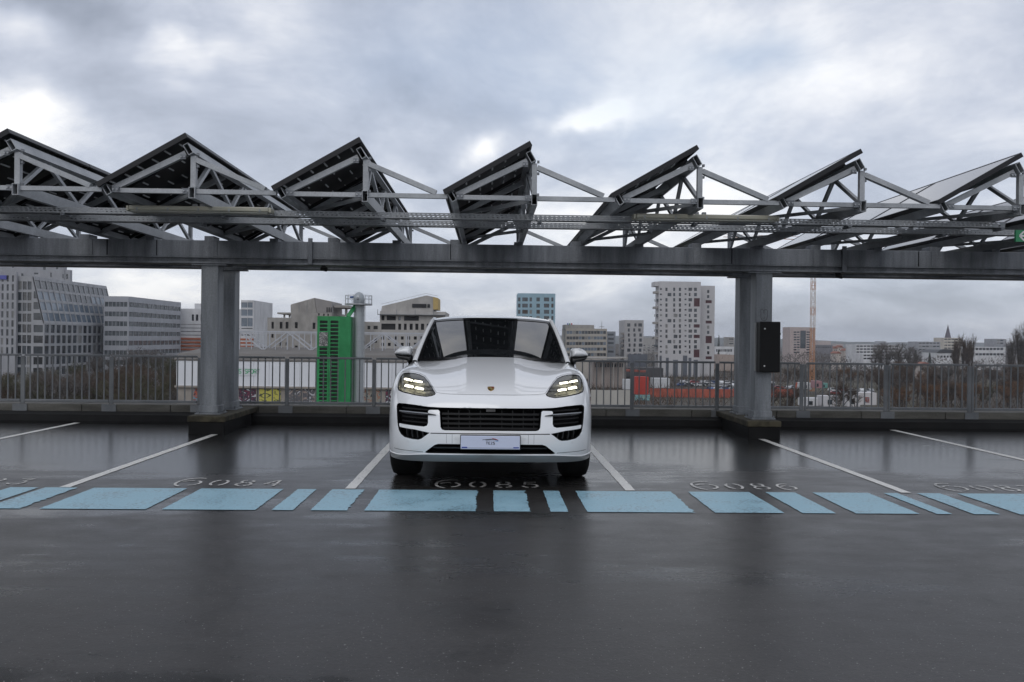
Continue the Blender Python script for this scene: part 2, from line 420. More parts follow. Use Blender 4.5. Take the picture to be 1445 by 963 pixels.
fe = thing('railing_fence', 'long grey steel railing of upright bars along the deck edge', 'fence', (0, 13.06, .262))
FY = 13.06; PX0 = -1.80; PITCH = 1.36
posts = [PX0 + PITCH * k for k in range(-7, 10)]
src_bar = None
for i, x in enumerate(posts):
    MB().box(x - .03, x + .03, FY - .012, FY + .012, .262, 1.0).build('post', RAILM, fe, bevel=.003)
    if x > 4: MB().box(x + .045, x + .075, FY - .012, FY + .012, .262, 1.0).build('post', RAILM, fe, bevel=.003)
    MB().box(x - .11, x + .11, 12.975, 12.986, .13, .262).build('mounting_plate', RAILM, fe)
    if i + 1 < len(posts):
        xa, xb = x + .035, posts[i + 1] - .035
        if x > 4: xa += .05
        MB().box(xa, xb, FY - .025, FY + .025, .998, 1.03).build('top_rail', RAILM, fe, bevel=.004)
        MB().box(xa, xb, FY - .02, FY + .02, .285, .325).build('bottom_rail', RAILM, fe, bevel=.004)
        nb = 11
        for k in range(nb):
            xx = x + PITCH * (k + 1) / (nb + 1)
            if src_bar is None:
                src_bar = MB().box(-.008, .008, -.008, .008, 0, .673).build('bar', RAILM, fe, org=(0, 0, 0))
                src_bar.location = (xx, 0, .325 - .262)
            else: inst(src_bar, 'bar', fe, (xx, 0, .325 - .262))

# ------------------------------------------------------------ columns on mossy plinths
for s, nm in ((-1, 'left'), (1, 'right')):
    x = 3.90 * s
    x0, x1 = (-4.09, -3.60) if s < 0 else (3.62, 4.07)
    pl = thing('column_plinth', 'black skirted concrete plinth with mossy top under the %s pair of steel columns' % nm, 'plinth', (x, 12, 0), 'plinths under the canopy columns')
    MB().box(x0, x1, 11.39, 12.69, -.02, .165).build('bitumen_skirt', BITU, pl, bevel=.012)
    MB().box(x0 - .012, x1 + .012, 11.375, 12.99, .165, .25).build('mossy_slab', MOSS, pl, bevel=.015)
    for y0, which in ((11.63, 'front'), (12.38, 'rear')):
        t = thing('canopy_column', '%s galvanised steel column of the %s pair%s' % (which, nm, ' carrying the black box' if s > 0 and which == 'front' else ' standing behind the railing side' if False else ' nearest the camera' if which == 'front' else ' beside the railing'), 'column', (x, y0, .25), 'columns of the solar canopy')
        MB().box(x - .12, x + .12, y0, y0 + .25, .27, 2.345).build('shaft', STEEL_COL, t, bevel=.014)
        MB().box(x - .17, x + .17, y0 - .05, y0 + .30, .252, .269).build('base_plate', STEEL_COL, t)
        MB().box(x - .132, x + .132, y0 - .012, y0 + .262, .271, .37).build('foot_sleeve', STEEL_COL, t, bevel=.006)
        MB().box(x - .24, x + .24, y0 - .03, y0 + .28, 2.326, 2.344).build('head_plate', STEEL_DK, t)
        for dx in (-.145, .145):
            for dy in (-.03, .28): MB().tube((x + dx, y0 + dy, .262), (x + dx, y0 + dy, .305), .012, 6).build('bolt', STEEL_DK, t)

# ------------------------------------------------------------ two long beams
PITX = 1.708
for y0, which in ((11.60, 'front'), (12.37, 'rear')):
    t = thing('canopy_beam', '%s long grey steel beam carrying the rows of solar panels' % which, 'beam', (0, y0, 2.35), 'beams of the solar canopy')
    MB().box(-16, 16, y0, y0 + .27, 2.445, 2.672).build('web', STEEL_DK, t, bevel=.006)
    MB().box(-16, 16, y0 + .045, y0 + .225, 2.372, 2.444).build('recess', STEEL_DK, t)
    MB().box(-16, 16, y0 - .012, y0 + .282, 2.348, 2.371).build('bottom_flange', STEEL_DK, t, bevel=.004)
    MB().box(-16, 16, y0 - .01, y0 + .28, 2.430, 2.446).build('upper_lip', STEEL_DK, t)
    for k in range(-6, 7):
        x = -.46 + k * PITX
        MB().box(x - .085, x + .085, y0 - .008, y0 - .0005, 2.45, 2.668).build('stiffener', STEEL_DK, t)
        MB().box(x - .10, x + .035, y0 + .02, y0 + .25, 2.673, 2.735).build('bearing_block', STEEL_DK, t, bevel=.005)
        MB().box(x + .80, x + .92, y0 + .02, y0 + .25, 2.673, 2.715).build('bearing_block', STEEL_DK, t, bevel=.005)
    if which == 'front':
        for x in (-2.50, 5.02): MB().box(x - .03, x + .03, y0 - .035, y0 - .009, 2.35, 2.72).build('splice_bracket', STEEL_DK, t, bevel=.004)
        for x in (-5.3, -4.62, -.55, 1.22, 3.42, 6.1): MB().box(x - .006, x + .006, y0 - .004, y0 - .0004, 2.45, 2.668).build('weld_seam', DARK, t)

# ------------------------------------------------------------ rows of solar panels on triangular trusses
DASH = mat('dash_white', (.80, .81, .82), .4)
def row(k):
    X0 = k * PITX
    YF = 8.38 + .022 * X0
    YB = YF + 4.85
    where = {-3: 'leftmost row of solar panels, its ridge at the left edge of the canopy', -2: 'second row of solar panels from the left, above the left columns', -1: 'third row of solar panels from the left, above the green louvred tower',
             0: 'middle row of tilted solar panels directly above the white car', 1: 'row of solar panels right of the middle one, seen edge on', 2: 'row of solar panels above the right columns', 3: 'right hand row of solar panels showing its pale upper face'}.get(k, {-4: 'far left row of solar panels mostly outside the frame', 4: 'row of solar panels cut by the right edge, seen below the cable trays'}.get(k, 'row of solar panels just past the right edge of the frame'))
    t = thing('solar_panel_row', where, 'solar panels', (X0, YF, 2.72), 'rows of solar panels on the canopy')
    lo = Vector((X0 - .483, 0, 2.848)); hi = Vector((X0 + .389, 0, 3.357)); sl_ = (hi - lo); sn = Vector((-sl_.z, 0, sl_.x)).normalized(); su = sl_.normalized()
    def P(u, y, n): return lo + su * u + sn * n + Vector((0, y, 0))
    W = sl_.length
    # panels, three along the row
    for j in range(3):
        y0 = YF - .04 + j * 1.645; y1 = y0 + 1.625
        mb = MB()
        mb.quad(P(.012, y0 + .012, -.004), P(W - .012, y0 + .012, -.004), P(W - .012, y1 - .012, -.004), P(.012, y1 - .012, -.004), mi=0)
        mb.quad(P(.012, y1 - .012, -.012), P(W - .012, y1 - .012, -.012), P(W - .012, y0 + .012, -.012), P(.012, y0 + .012, -.012), mi=1)
        pn = mb.build('solar_panel', [PVTOP, PVBACK], t)
        mb = MB()
        for ua, ub, ya, yb in ((0, W, y0, y0 + .02), (0, W, y1 - .02, y1), (0, .02, y0 + .02, y1 - .02), (W - .02, W, y0 + .02, y1 - .02)):
            q = [P(ua, ya, -.05), P(ub, ya, -.05), P(ub, yb, -.05), P(ua, yb, -.05), P(ua, ya, 0), P(ub, ya, 0), P(ub, yb, 0), P(ua, yb, 0)]
            b = len(mb.v); mb.v += [tuple(x) for x in q]
            for f in ((0, 3, 2, 1), (4, 5, 6, 7), (0, 1, 5, 4), (1, 2, 6, 5), (2, 3, 7, 6), (3, 0, 4, 7)): mb.f.append(tuple(b + i for i in f)); mb.mi.append(0)
        mb.build('frame', PVFRAME, pn)
        mb = MB()
        for a in range(6):
            for c in range(4):
                u = .10 + a * .155; y = y0 + .10 + c * .40 + (.04 if a % 2 else 0)
                mb.bar(P(u, y, -.020), P(u, y + .16, -.020), .014, .010, sn)
        mb.build('pale_dash', DASH, pn, kind='stuff')  # short white strips in rows under each panel
        mb = MB()
        for yy in (y0 + .35, y1 - .35): mb.bar(P(.05, yy, -.072), P(W - .06, yy, -.072), .04, .04, sn)
        mb.build('mounting_rail', PVFRAME, pn, kind='stuff')
        if k < 0:
            for yy in (y0 + .35, y1 - .35): MB().bar(P(W - .10, yy, .012), P(W - .02, yy, .012), .05, .03, sn).build('clamp', STEEL_DK, pn)
    # the three long tubes, open at the front
    ridge = Vector((X0 + .405, 0, 3.205)); low = Vector((X0 - .392, 0, 2.79)); base = Vector((X0 + .445, 0, 2.772))
    at_ = lambda p, y: Vector((p.x, y, p.z))
    MB().hollow(at_(ridge, YF), at_(ridge, YB), .055, .115, .006, sn).build('ridge_tube', STEEL, t)
    MB().hollow(at_(low, YF), at_(low, YB), .055, .105, .006, sn).build('eaves_tube', STEEL, t)
    MB().hollow(at_(base, YF), at_(base, YB), .06, .112, .006).build('base_tube', STEEL, t)
    # upright frames and braces
    nodes = [YF + .06 + 1.18 * i for i in range(5)]
    for i, y in enumerate(nodes):
        MB().bar(at_(low, y) + Vector((.045, 0, .02)), at_(ridge, y) + Vector((-.035, 0, -.035)), .05, .055, sn).build('rafter', STEEL, t)
        if i in (0, 4):
            MB().box(base.x - .026, base.x + .026, y - .026, y + .026, base.z + .057, ridge.z - .06).build('upright', STEEL, t)
            MB().bar((low.x + .05, y, 2.79), (base.x - .031, y, 2.79), .05, .045).build('tie', STEEL, t)
    for i in range(4):
        ya, yb = nodes[i], nodes[i + 1]; ym = (ya + yb) / 2
        MB().bar((base.x, ya + .04, base.z + .055), (ridge.x, ym - .03, ridge.z - .055), .038, .038, (1, 0, 0)).build('brace', STEEL, t)
        MB().bar((ridge.x, ym + .03, ridge.z - .055), (base.x, yb - .04, base.z + .055), .038, .038, (1, 0, 0)).build('brace', STEEL, t)
        if i % 2 == 0:
            MB().bar((base.x - .03, ya + .05, base.z), (low.x + .03, yb - .04, low.z), .035, .035).build('brace', STEEL, t)
    yq = nodes[0] - .034
    for gx_, gz_, gw, gh in ((base.x - .062, 2.79, .07, .055), (low.x + .08, 2.795, .07, .055), (ridge.x - .055, ridge.z - .075, .055, .045)):
        MB().box(gx_ - gw / 2, gx_ + gw / 2, yq - .006, yq, gz_ - gh / 2, gz_ + gh / 2).build('gusset_plate', STEEL_DK, t)
        for bx in (-.28, .28): MB().tube((gx_ + gw * bx, yq - .007, gz_), (gx_ + gw * bx, yq - .018, gz_), .009, 6).build('bolt', STEEL, t)
    # links to the next row on the right
    for y in (nodes[0], nodes[4]):
        MB().bar((base.x + .031, y, 2.79), (low.x + PITX - .045, y, 2.79), .05, .045).build('link_tie', STEEL, t)
        MB().bar((base.x + .027, y, ridge.z - .10), (low.x + PITX - .16, y, 2.825), .05, .06, (0, 1, 0)).build('link_strut', STEEL, t)
        for zz in (ridge.z - .04, ridge.z - .16, 2.83): MB().box(base.x + .027, base.x + .05, y - .014, y + .014, zz - .012, zz + .012).build('bolt', STEEL_DK, t)
for k in range(-4, 6): row(k)

# ------------------------------------------------------------ cable trays, lights, small fittings
def tray(y, z, x0, x1, label):
    t = thing('cable_tray', label, 'cable tray', (0, y, z), 'cable trays under the panel rows')
    for yy, sgn in ((y, 1), (y + .12, 1)):
        rects = []; L_ = x1 - x0; n = int(L_ / .05)
        for i in range(n):
            for r_ in (0, 1):
                a = .008 + i * .05 + (.0 if r_ else .012)
                if a + .028 < L_: rects.append((a, .012 + r_ * .022, a + .028, .024 + r_ * .022))
        mb = MB(); facade(mb, (x0, yy, z), (1, 0, 0), L_, .06, rects, .0015)
        mb.build('side_rail', STEEL, t)
    MB().box(x0, x1, y + .002, y + .118, z - .004, z - .001).build('tray_floor', STEEL_DK, t)
    for i in range(int((x1 - x0) / PITX) + 1):
        x = x0 + .5 + i * PITX
        MB().box(x - .02, x + .02, y - .02, y + .14, z - .03, z - .006).build('hanger', STEEL_DK, t)
tray(9.0, 2.652, -8.5, 5.70, 'nearer perforated steel cable tray with the cream lights fixed to it')
tray(9.46, 2.632, -8.9, 7.5, 'rear perforated steel cable tray running behind the cream lights')
for px0, px1, nm in ((180, 384, 'left'), (893, 1098, 'right')):
    xa = at(px0, 303, 8.9).x; xb = at(px1, 315, 8.9).x
    t = thing('fluorescent_light', 'long cream fluorescent light fitting on the cable tray, %s one' % nm, 'light', (xa, 8.9, 2.66), 'cream lights on the cable tray')
    MB().box(xa + .03, xb - .03, 8.85, 8.985, 2.672, 2.722).build('housing', CREAM, t, bevel=.012)
    MB().box(xa + .04, xb - .04, 8.865, 8.97, 2.655, 2.671).build('diffuser', varied('diffuser_grey', (.34, .34, .30), (.40, .40, .36), 4, .3), t, bevel=.005)
    for s in (xa, xb - .029): MB().box(s, s + .029, 8.855, 8.98, 2.664, 2.718).build('end_cap', CREAM, t, bevel=.006)
    for q in range(5):
        x = xa + .12 + q * (xb - xa - .24) / 4
        MB().box(x - .008, x + .008, 8.845, 8.849, 2.668, 2.70).build('clip', STEEL, t)
    for x in (xa + .70, xa + .78): MB().box(x - .02, x + .02, 8.90, 8.95, 2.723, 2.752).build('cable_gland', GREYPL, t)
def poly_sheet(name, pts, m_, parent, thick=None):
    return MB().quad(*pts).build(name, m_, parent)
EX = at(1433.5, 333, 8.86)
t = thing('exit_sign', 'small green emergency sign with white arrow pointing left at the canopy edge', 'sign', (EX.x, 8.86, EX.z - .06))
MB().box(EX.x, EX.x + .30, 8.86, 8.885, EX.z - .064, EX.z + .064).build('plate', mat('sign_green', (.03, .26, .11), .4), t)
ax = EX.x + .04
mb = MB()
for s in (1, -1): mb.bar((ax, 8.857, EX.z), (ax + .05, 8.857, EX.z + .05 * s), .003, .018, (0, 0, 1) if False else Vector((1, 0, s)))
mb.box(ax + .012, ax + .12, 8.854, 8.8575, EX.z - .009, EX.z + .009)
mb.build('arrow', WHITE, t, kind='stuff')

t = thing('electrical_box', 'tall black electrical box fixed to the front of the right column', 'box', (3.92, 11.56, .93))
MB().box(3.785, 4.075, 11.44, 11.60, .925, 1.635).build('cover', BLACKM, t, bevel=.012)
MB().box(3.765, 3.90, 11.601, 11.629, .94, 1.62).build('mounting_plate', GREYPL, t)
MB().box(4.076, 4.10, 11.50, 11.53, 1.455, 1.478).build('latch', BLACKM, t)
MB().box(4.076, 4.093, 11.50, 11.53, 1.06, 1.08).build('latch', BLACKM, t)
for z in (1.535, 1.015): MB().tube((3.85, 11.4399, z), (3.85, 11.433, z), .011, 10).build('screw', WHITE, t)
mb = MB()
cx, cz = 3.90, 1.75
strokes(mb, [arc(.25, .75, .22, .2, -40, 200), arc(.7, .75, .22, .2, -20, 220), arc(.5, .45, .42, .45, 150, 390), [(.35, .3), (.5, .1), (.6, .35)]], cx - .06, cz - .1, .12, .17, .009, lambda p: (p.x, 11.6285, p.y))
setp(mb.build('graffiti_scribble', mat('marker_grey', (.10, .11, .12), .5)), 'faint dark scribble drawn on the right column above the black box', 'graffiti')
for px, py, nm in ((456, 379, 'left, under the beam beside the left columns'), (1184, 389, 'right, under the beam beside the right columns')):
    p = at(px, py, 11.62)
    t = thing('security_camera', 'small dark camera fitting hanging on the %s' % nm, 'camera', (p.x, p.y, 2.28), 'small fittings under the beam')
    MB().box(p.x - .025, p.x + .025, 11.62, 11.70, 2.325, 2.347).build('bracket', BLACKM, t)
    MB().tube((p.x - .03, 11.66, 2.30), (p.x + .045, 11.61, 2.29), .026, 10, .032).build('body', BLACKM, t, smooth=False)

# ------------------------------------------------------------ the car
def carpaint():
    m_ = mat('white_car_paint', (.80, .81, .82), .38, 0, .5, 1.0)
    m_.node_tree.nodes['Principled BSDF'].inputs['Coat IOR'].default_value = 1.72; return m_
PAINT = carpaint()
GLOSSB = mat('gloss_black', (.010, .010, .011), .12)
SATB = mat('satin_black', (.016, .016, .017), .38)
LIPG = mat('grey_lip_paint', (.27, .285, .29), .32, .2, .5, coat=.3)
GLASSD = mat('tinted_glass', (.008, .009, .010), .03, 0, .5)
GLASSD.node_tree.nodes['Principled BSDF'].inputs['IOR'].default_value = 2.45
CHROME = mat('satin_chrome', (.62, .63, .64), .22, 1.0)
RUBBER = varied('tyre_rubber', (.005, .005, .005), (.009, .009, .009), 12.0, .8, spec=.25)
CARO = Vector((.022, 7.30, 0))
car = thing('car', 'white sport utility car with lit four bar headlights parked facing the camera', 'car', CARO)

NET = [  # rows from the lower lip up over the nose and back along the bonnet; (x, y back from the nose, z)
 [(0,.10,.25),(.25,.105,.25),(.48,.13,.246),(.66,.19,.24),(.80,.30,.232),(.895,.44,.228),(.945,.58,.228),(.963,.70,.232),(.966,.82,.235)],
 [(0,.03,.32),(.25,.035,.32),(.48,.065,.316),(.66,.13,.306),(.80,.24,.288),(.90,.40,.274),(.950,.55,.270),(.970,.69,.272),(.973,.82,.275)],
 [(0,.0,.42),(.25,.005,.42),(.48,.03,.42),(.67,.09,.415),(.81,.20,.402),(.91,.37,.388),(.957,.54,.382),(.976,.69,.382),(.98,.82,.385)],
 [(0,0,.55),(.25,.005,.55),(.48,.03,.55),(.67,.085,.55),(.815,.19,.55),(.915,.36,.55),(.96,.53,.55),(.98,.69,.55),(.985,.82,.55)],
 [(0,.03,.68),(.25,.035,.68),(.48,.06,.68),(.67,.11,.68),(.81,.21,.68),(.91,.375,.68),(.955,.54,.68),(.978,.69,.68),(.985,.82,.68)],
 [(0,.055,.77),(.25,.06,.77),(.48,.085,.77),(.67,.135,.77),(.80,.235,.77),(.895,.39,.775),(.942,.55,.78),(.968,.70,.785),(.98,.85,.79)],
 [(0,.105,.835),(.25,.11,.835),(.46,.135,.835),(.64,.19,.84),(.77,.29,.85),(.87,.43,.87),(.925,.58,.88),(.955,.73,.885),(.972,.90,.89)],
 [(0,.22,.888),(.24,.225,.888),(.44,.245,.888),(.61,.30,.898),(.73,.40,.918),(.835,.53,.95),(.90,.66,.96),(.94,.80,.95),(.963,.98,.945)],
 [(0,.46,.97),(.235,.46,.972),(.42,.47,.962),(.58,.50,.96),(.69,.57,.985),(.79,.67,1.03),(.87,.77,1.035),(.922,.90,1.01),(.957,1.10,.98)],
 [(0,.80,1.05),(.24,.80,1.055),(.41,.80,1.035),(.56,.81,1.022),(.665,.85,1.042),(.765,.92,1.072),(.855,1.0,1.068),(.914,1.1,1.03),(.953,1.3,.99)],
 [(0,1.12,1.112),(.24,1.13,1.115),(.41,1.16,1.092),(.55,1.19,1.075),(.65,1.23,1.08),(.75,1.28,1.092),(.842,1.33,1.087),(.905,1.4,1.05),(.948,1.5,1.01)],
 [(0,1.36,1.150),(.25,1.38,1.148),(.42,1.43,1.130),(.55,1.50,1.112),(.66,1.58,1.104),(.752,1.66,1.103),(.84,1.70,1.096),(.900,1.74,1.066),(.943,1.85,1.03)]]
NR, NCc = len(NET), 9
_full = np.zeros((NR, 17, 3))
for i, rw in enumerate(NET):
    for j, (x, y, z) in enumerate(rw):
        _full[i, 8 + j] = (x, y, z); _full[i, 8 - j] = (-x, y, z)
_pad = np.zeros((NR + 2, 19, 3)); _pad[1:-1, 1:-1] = _full
_pad[0] = 2 * _pad[1] - _pad[2]; _pad[-1] = 2 * _pad[-2] - _pad[-3]
_pad[:, 0] = 2 * _pad[:, 1] - _pad[:, 2]; _pad[:, -1] = 2 * _pad[:, -2] - _pad[:, -3]
def _basis(t):
    return np.stack([(1 - t) ** 3, 3 * t ** 3 - 6 * t ** 2 + 4, -3 * t ** 3 + 3 * t ** 2 + 3 * t + 1, t ** 3], -1) / 6
def S(u, v):
    """the nose and bonnet as one smooth surface; u in -8..8 across, v in 0..11 up and back"""
    u = np.clip(np.asarray(u, float), -8, 8) + 8; v = np.clip(np.asarray(v, float), 0, NR - 1)
    iu = np.minimum(u.astype(int), 15); iv = np.minimum(v.astype(int), NR - 2)
    bu = _basis(u - iu); bv = _basis(v - iv)
    out = np.zeros(u.shape + (3,))
    for a in range(4):
        for c in range(4):
            out += (bv[..., a] * bu[..., c])[..., None] * _pad[iv + a, iu + c]
    # raised middle of the bonnet with soft shoulders
    k = np.clip((v - 6.15) / 1.3, 0, 1); k = k * k * (3 - 2 * k)
    ax = np.abs(out[..., 0]); s1 = 1 / (1 + np.exp((ax - .275 - .02 * (v - 8)) / .012))
    out[..., 2] += .011 * k * s1
    return out
def Sn(u, v, e=.02):
    a = S(u + e, v) - S(u - e, v); b = S(u, v + e) - S(u, v - e)
    n = np.cross(a, b); n /= np.linalg.norm(n, axis=-1, keepdims=True) + 1e-12
    return n            # points out of the body (towards the camera / up)
_K = np.array(CAM_I)
def topx(P):
    P = np.asarray(P) + np.array(CARO); q = P @ _K[:3, :3].T + _K[:3, 3]
    return np.stack([722.5 + FPX * q[..., 0] / -q[..., 2], 481.5 - FPX * q[..., 1] / -q[..., 2]], -1)
_gu, _gv = np.meshgrid(np.linspace(-7.6, 7.6, 260), np.linspace(0, 11, 240))
_gp = topx(S(_gu, _gv))
def uv(px, py, vmax=11.0):
    """the place on the nose that the photograph shows at this pixel"""
    d = ((_gp - np.array([px, py])) ** 2).sum(-1) + np.where(_gv > vmax, 1e9, 0)
    i = np.unravel_index(d.argmin(), d.shape); u, v = _gu[i], _gv[i]
    for _ in range(6):
        e = .01; p = topx(S(u, v)); pu = (topx(S(u + e, v)) - p) / e; pv = (topx(S(u, v + e)) - p) / e
        J = np.array([[pu[0], pv[0]], [pu[1], pv[1]]])
        try: du = np.linalg.solve(J, np.array([px, py]) - p)
        except np.linalg.LinAlgError: break
        du = np.clip(du, -.3, .3); u = float(np.clip(u + du[0], -7.95, 7.95)); v = float(np.clip(v + du[1], 0, 11))
    return (u, v)
def uvs(pts, vmax=11.0): return [uv(x, y, vmax) for x, y in pts]
def dense(pts, step=.22, closed=True):
    out = []; n = len(pts)
    for i in range(n if closed else n - 1):
        a = pts[i]; b = pts[(i + 1) % n]; d = math.hypot(b[0] - a[0], b[1] - a[1]); k = max(1, int(d / step + .5))
        for j in range(k): out.append((a[0] + (b[0] - a[0]) * j / k, a[1] + (b[1] - a[1]) * j / k))
    if not closed: out.append(pts[-1])
    return out
def mirror(pts): return [(-u, v) for u, v in pts][::-1]
def inside(poly, x, y):
    poly = np.asarray(poly); x = np.asarray(x); y = np.asarray(y); r = np.zeros(x.shape, bool); j = len(poly) - 1
    for i in range(len(poly)):
        xi, yi = poly[i]; xj, yj = poly[j]
        if yi != yj: r ^= ((yi > y) != (yj > y)) & (x < (xj - xi) * (y - yi) / (yj - yi) + xi)
        j = i
    return r
def cdt(outline, holes, step_u=.16, step_v=.12):
    """triangulates the region of the outline less its holes in surface coordinates"""
    loops = [outline] + list(holes); V = []; E = []
    for lp in loops:
        b = len(V); V += lp; E += [(b + i, b + (i + 1) % len(lp)) for i in range(len(lp))]
    us = [p[0] for p in outline]; vs = [p[1] for p in outline]
    gu, gv = np.meshgrid(np.arange(min(us) + .05, max(us), step_u), np.arange(min(vs) + .05, max(vs), step_v))
    gu = gu.ravel(); gv = gv.ravel(); ok = inside(outline, gu, gv)
    for h in holes: ok &= ~inside(h, gu, gv)
    bp = np.array(V)
    g = np.stack([gu[ok], gv[ok]], -1)
    if len(g):
        dmin = np.sqrt(((g[:, None, :] - bp[None]) ** 2).sum(-1)).min(1); g = g[dmin > .06]
        V = V + [tuple(p) for p in g]
    r = delaunay_2d_cdt([Vector(p) for p in V], E, [], 0, 1e-6)
    v2 = np.array([tuple(p) for p in r[0]]); f = np.array(r[2])
    c = v2[f].mean(1); ok = inside(outline, c[:, 0], c[:, 1])
    for h in holes: ok &= ~inside(h, c[:, 0], c[:, 1])
    return v2, f[ok]
def skin(name, outline, holes, m_, off=0.0, parent=car, rims=(), rim_depth=.05, back=None, smooth=True, su=.16, sv=.12):
    """a body panel cut from the nose surface, with its openings' edges turned inwards"""
    v2, f = cdt(outline, holes, su, sv)
    P3 = S(v2[:, 0], v2[:, 1]); n = Sn(v2[:, 0], v2[:, 1]); P3 = P3 + n * off
    me = bpy.data.meshes.new(name); V = [tuple(p) for p in P3]; F = [tuple(int(i) for i in t) for t in f]; sm = [True] * len(F)
    rimV, rimF = [], []
    for lp in rims:
        a = np.array(lp); p = S(a[:, 0], a[:, 1]); nn = Sn(a[:, 0], a[:, 1]); p = p + nn * off
        q = p - (nn * .5 + np.array([0, -.8, 0]) * .6) * rim_depth
        b = len(rimV); k = len(lp); rimV += [tuple(x) for x in p] + [tuple(x) for x in q]
        for i in range(k):
            j = (i + 1) % k; rimF.append((b + i, b + j, b + k + j, b + k + i))
    me.from_pydata(V, [], F); me.materials.append(m_)
    me.polygons.foreach_set('use_smooth', sm if smooth else [False] * len(F)); me.update()
    o = bpy.data.objects.new(name, me); link(o, parent); ORG[o.name] = Vector(CARO)
    if rimV:
        me = bpy.data.meshes.new('opening_rim'); me.from_pydata(rimV, [], rimF); me.materials.append(BLACKM); me.update(); link(bpy.data.objects.new('opening_rim', me), o)
    return o
def ribbon(name, line, width, m_, off, thick, parent=car, taper=False):
    """a strip that follows a line on the nose: width across (m), lifted off, with thickness"""
    a = np.array(line); p = S(a[:, 0], a[:, 1]); n = Sn(a[:, 0], a[:, 1])
    d = np.gradient(p, axis=0); d /= np.linalg.norm(d, axis=1, keepdims=True) + 1e-9
    s = np.cross(n, d); V = []; F = []; m = len(a)
    wv = np.full(m, width)
    if taper: wv = width * np.clip(np.minimum(np.arange(m) + .4, m - np.arange(m) - .6) / (m * .22), .15, 1)
    for k in range(m):
        for sa, o_ in ((-1, off), (1, off), (1, off - thick), (-1, off - thick)): V.append(tuple(p[k] + s[k] * sa * wv[k] / 2 + n[k] * o_))
    for k in range(m - 1):
        b = 4 * k
        for i in range(4):
            j = (i + 1) % 4; F.append((b + i, b + j, b + 4 + j, b + 4 + i))
    F.append((3, 2, 1, 0)); b = 4 * (m - 1); F.append((b, b + 1, b + 2, b + 3))
    me = bpy.data.meshes.new(name); me.from_pydata(V, [], F); me.materials.append(m_); me.update()
    o = bpy.data.objects.new(name, me); link(o, parent); ORG[o.name] = Vector(CARO); return o
def shrink(poly, d):
    c = np.array(poly); n = len(c); out = []
    area = sum(c[i][0] * c[(i + 1) % n][1] - c[(i + 1) % n][0] * c[i][1] for i in range(n)); sg = 1 if area > 0 else -1
    for i in range(n):
        e = c[(i + 1) % n] - c[i - 1]; l = math.hypot(*e) + 1e-9; out.append((c[i][0] - sg * d * e[1] / l, c[i][1] + sg * d * e[0] / l))
    return out

CX = 693.0
def half(pts, vmax=11.0): return uvs(pts, vmax)
def closed_sym(pts, vmax=11.0):
    """a left half outline, from the middle line round to the middle line, completed by its mirror image"""
    h = half(pts, vmax); h[0] = (0.0, h[0][1]); h[-1] = (0.0, h[-1][1])
    return dense(h, closed=False)[:-1] + dense([(-u, v) for u, v in h][::-1], closed=False)[:-1]
lampL = dense(half([(567.8, 527.8), (576, 526.4), (584, 526.9), (591, 528.6), (598, 532), (603.3, 538.4), (608.5, 545.8), (613.9, 555.3), (612.6, 557.4), (609, 558.7), (601.7, 559.7), (591.3, 558.4), (581, 556.3), (568, 553.0), (562.4, 550.4), (561.2, 546.5), (562.4, 540), (565, 532)]), .16)
lampR = mirror(lampL)
open_main = closed_sym([(CX, 576.3), (621, 575.2), (603, 574.0), (585, 571.3), (572, 569.6), (563.2, 568.9), (560.2, 570.2), (559.4, 573.5), (559.8, 584), (560.7, 597), (562.4, 607), (565.5, 612.8), (570.5, 617), (582, 620), (590, 620.8), (594, 619.8), (606.3, 611.0), (585, 606.2), (563.6, 602.4), (562.9, 598.4), (563.6, 597.5), (598, 602.4), (602.4, 601), (604, 597), (604, 580.2), (606, 578.8), (618.3, 578.8), (620.2, 580.4), (621.5, 603), (623.6, 606.4), (627.5, 607.6), (CX, 608.3)], 6.4)
open_low = closed_sym([(CX, 627.4), (640, 626.9), (618, 626.7), (613, 628.2), (600, 637.8), (600.4, 639.2), (604, 639.8), (CX, 641)], 4)
lip_top = half([(CX, 641.8), (645, 641.6), (598, 641.0), (575, 641.6), (564, 641.4), (557.5, 640.2), (553.8, 638.6)], 4)
lip_top[0] = (0.0, lip_top[0][1]); lip_top = [p for p in lip_top if p[0] > -7.2 or p[0] == 0]; _lv = max(.4, min(1.25, lip_top[-1][1])); lip_top.append((-7.6, _lv)); lip_top.append((-7.95, _lv))
lip_line = dense([(-u, v) for u, v in lip_top][::-1], closed=False) [:-1] + dense(lip_top, closed=False)   # right to left
# the bonnet's edge: front line, then round the lamps' upper edges, then back along the wing
hoodL = half([(CX, 557.6), (660, 557.4), (630, 556.2), (616, 554.6), (610.5, 546.5), (605, 538.0), (599.2, 530.8), (591.5, 527.2), (584, 525.4), (576, 524.9), (567.6, 525.3)], 11)
hoodL[0] = (0.0, hoodL[0][1])
hoodL += [(hoodL[-1][0] - .12, 8.0), (-6.35, 8.8), (-6.42, 10), (-6.4, 10.98)]
hoodH = dense(hoodL, closed=False)
hood = hoodH[:-1] + dense([(-6.4, 10.98), (6.4, 10.98)], closed=False)[:-1] + [(-u, v) for u, v in hoodH][::-1][:-1]
lowv = lip_line
bumper_out = dense([(-8, lip_top[-1][1] + .02), (-8, 10.98), (-6.4, 10.98)], closed=False)[:-1] + [(-6.4, 10.98)] + dense([(6.4, 10.98), (8, 10.98), (8, lip_top[-1][1] + .02)], closed=False) + lip_line
# the body skin around the bonnet, lamps and openings
hood_hole = shrink(hood, -.012)
body_holes = [lampL, lampR, open_main, open_low]
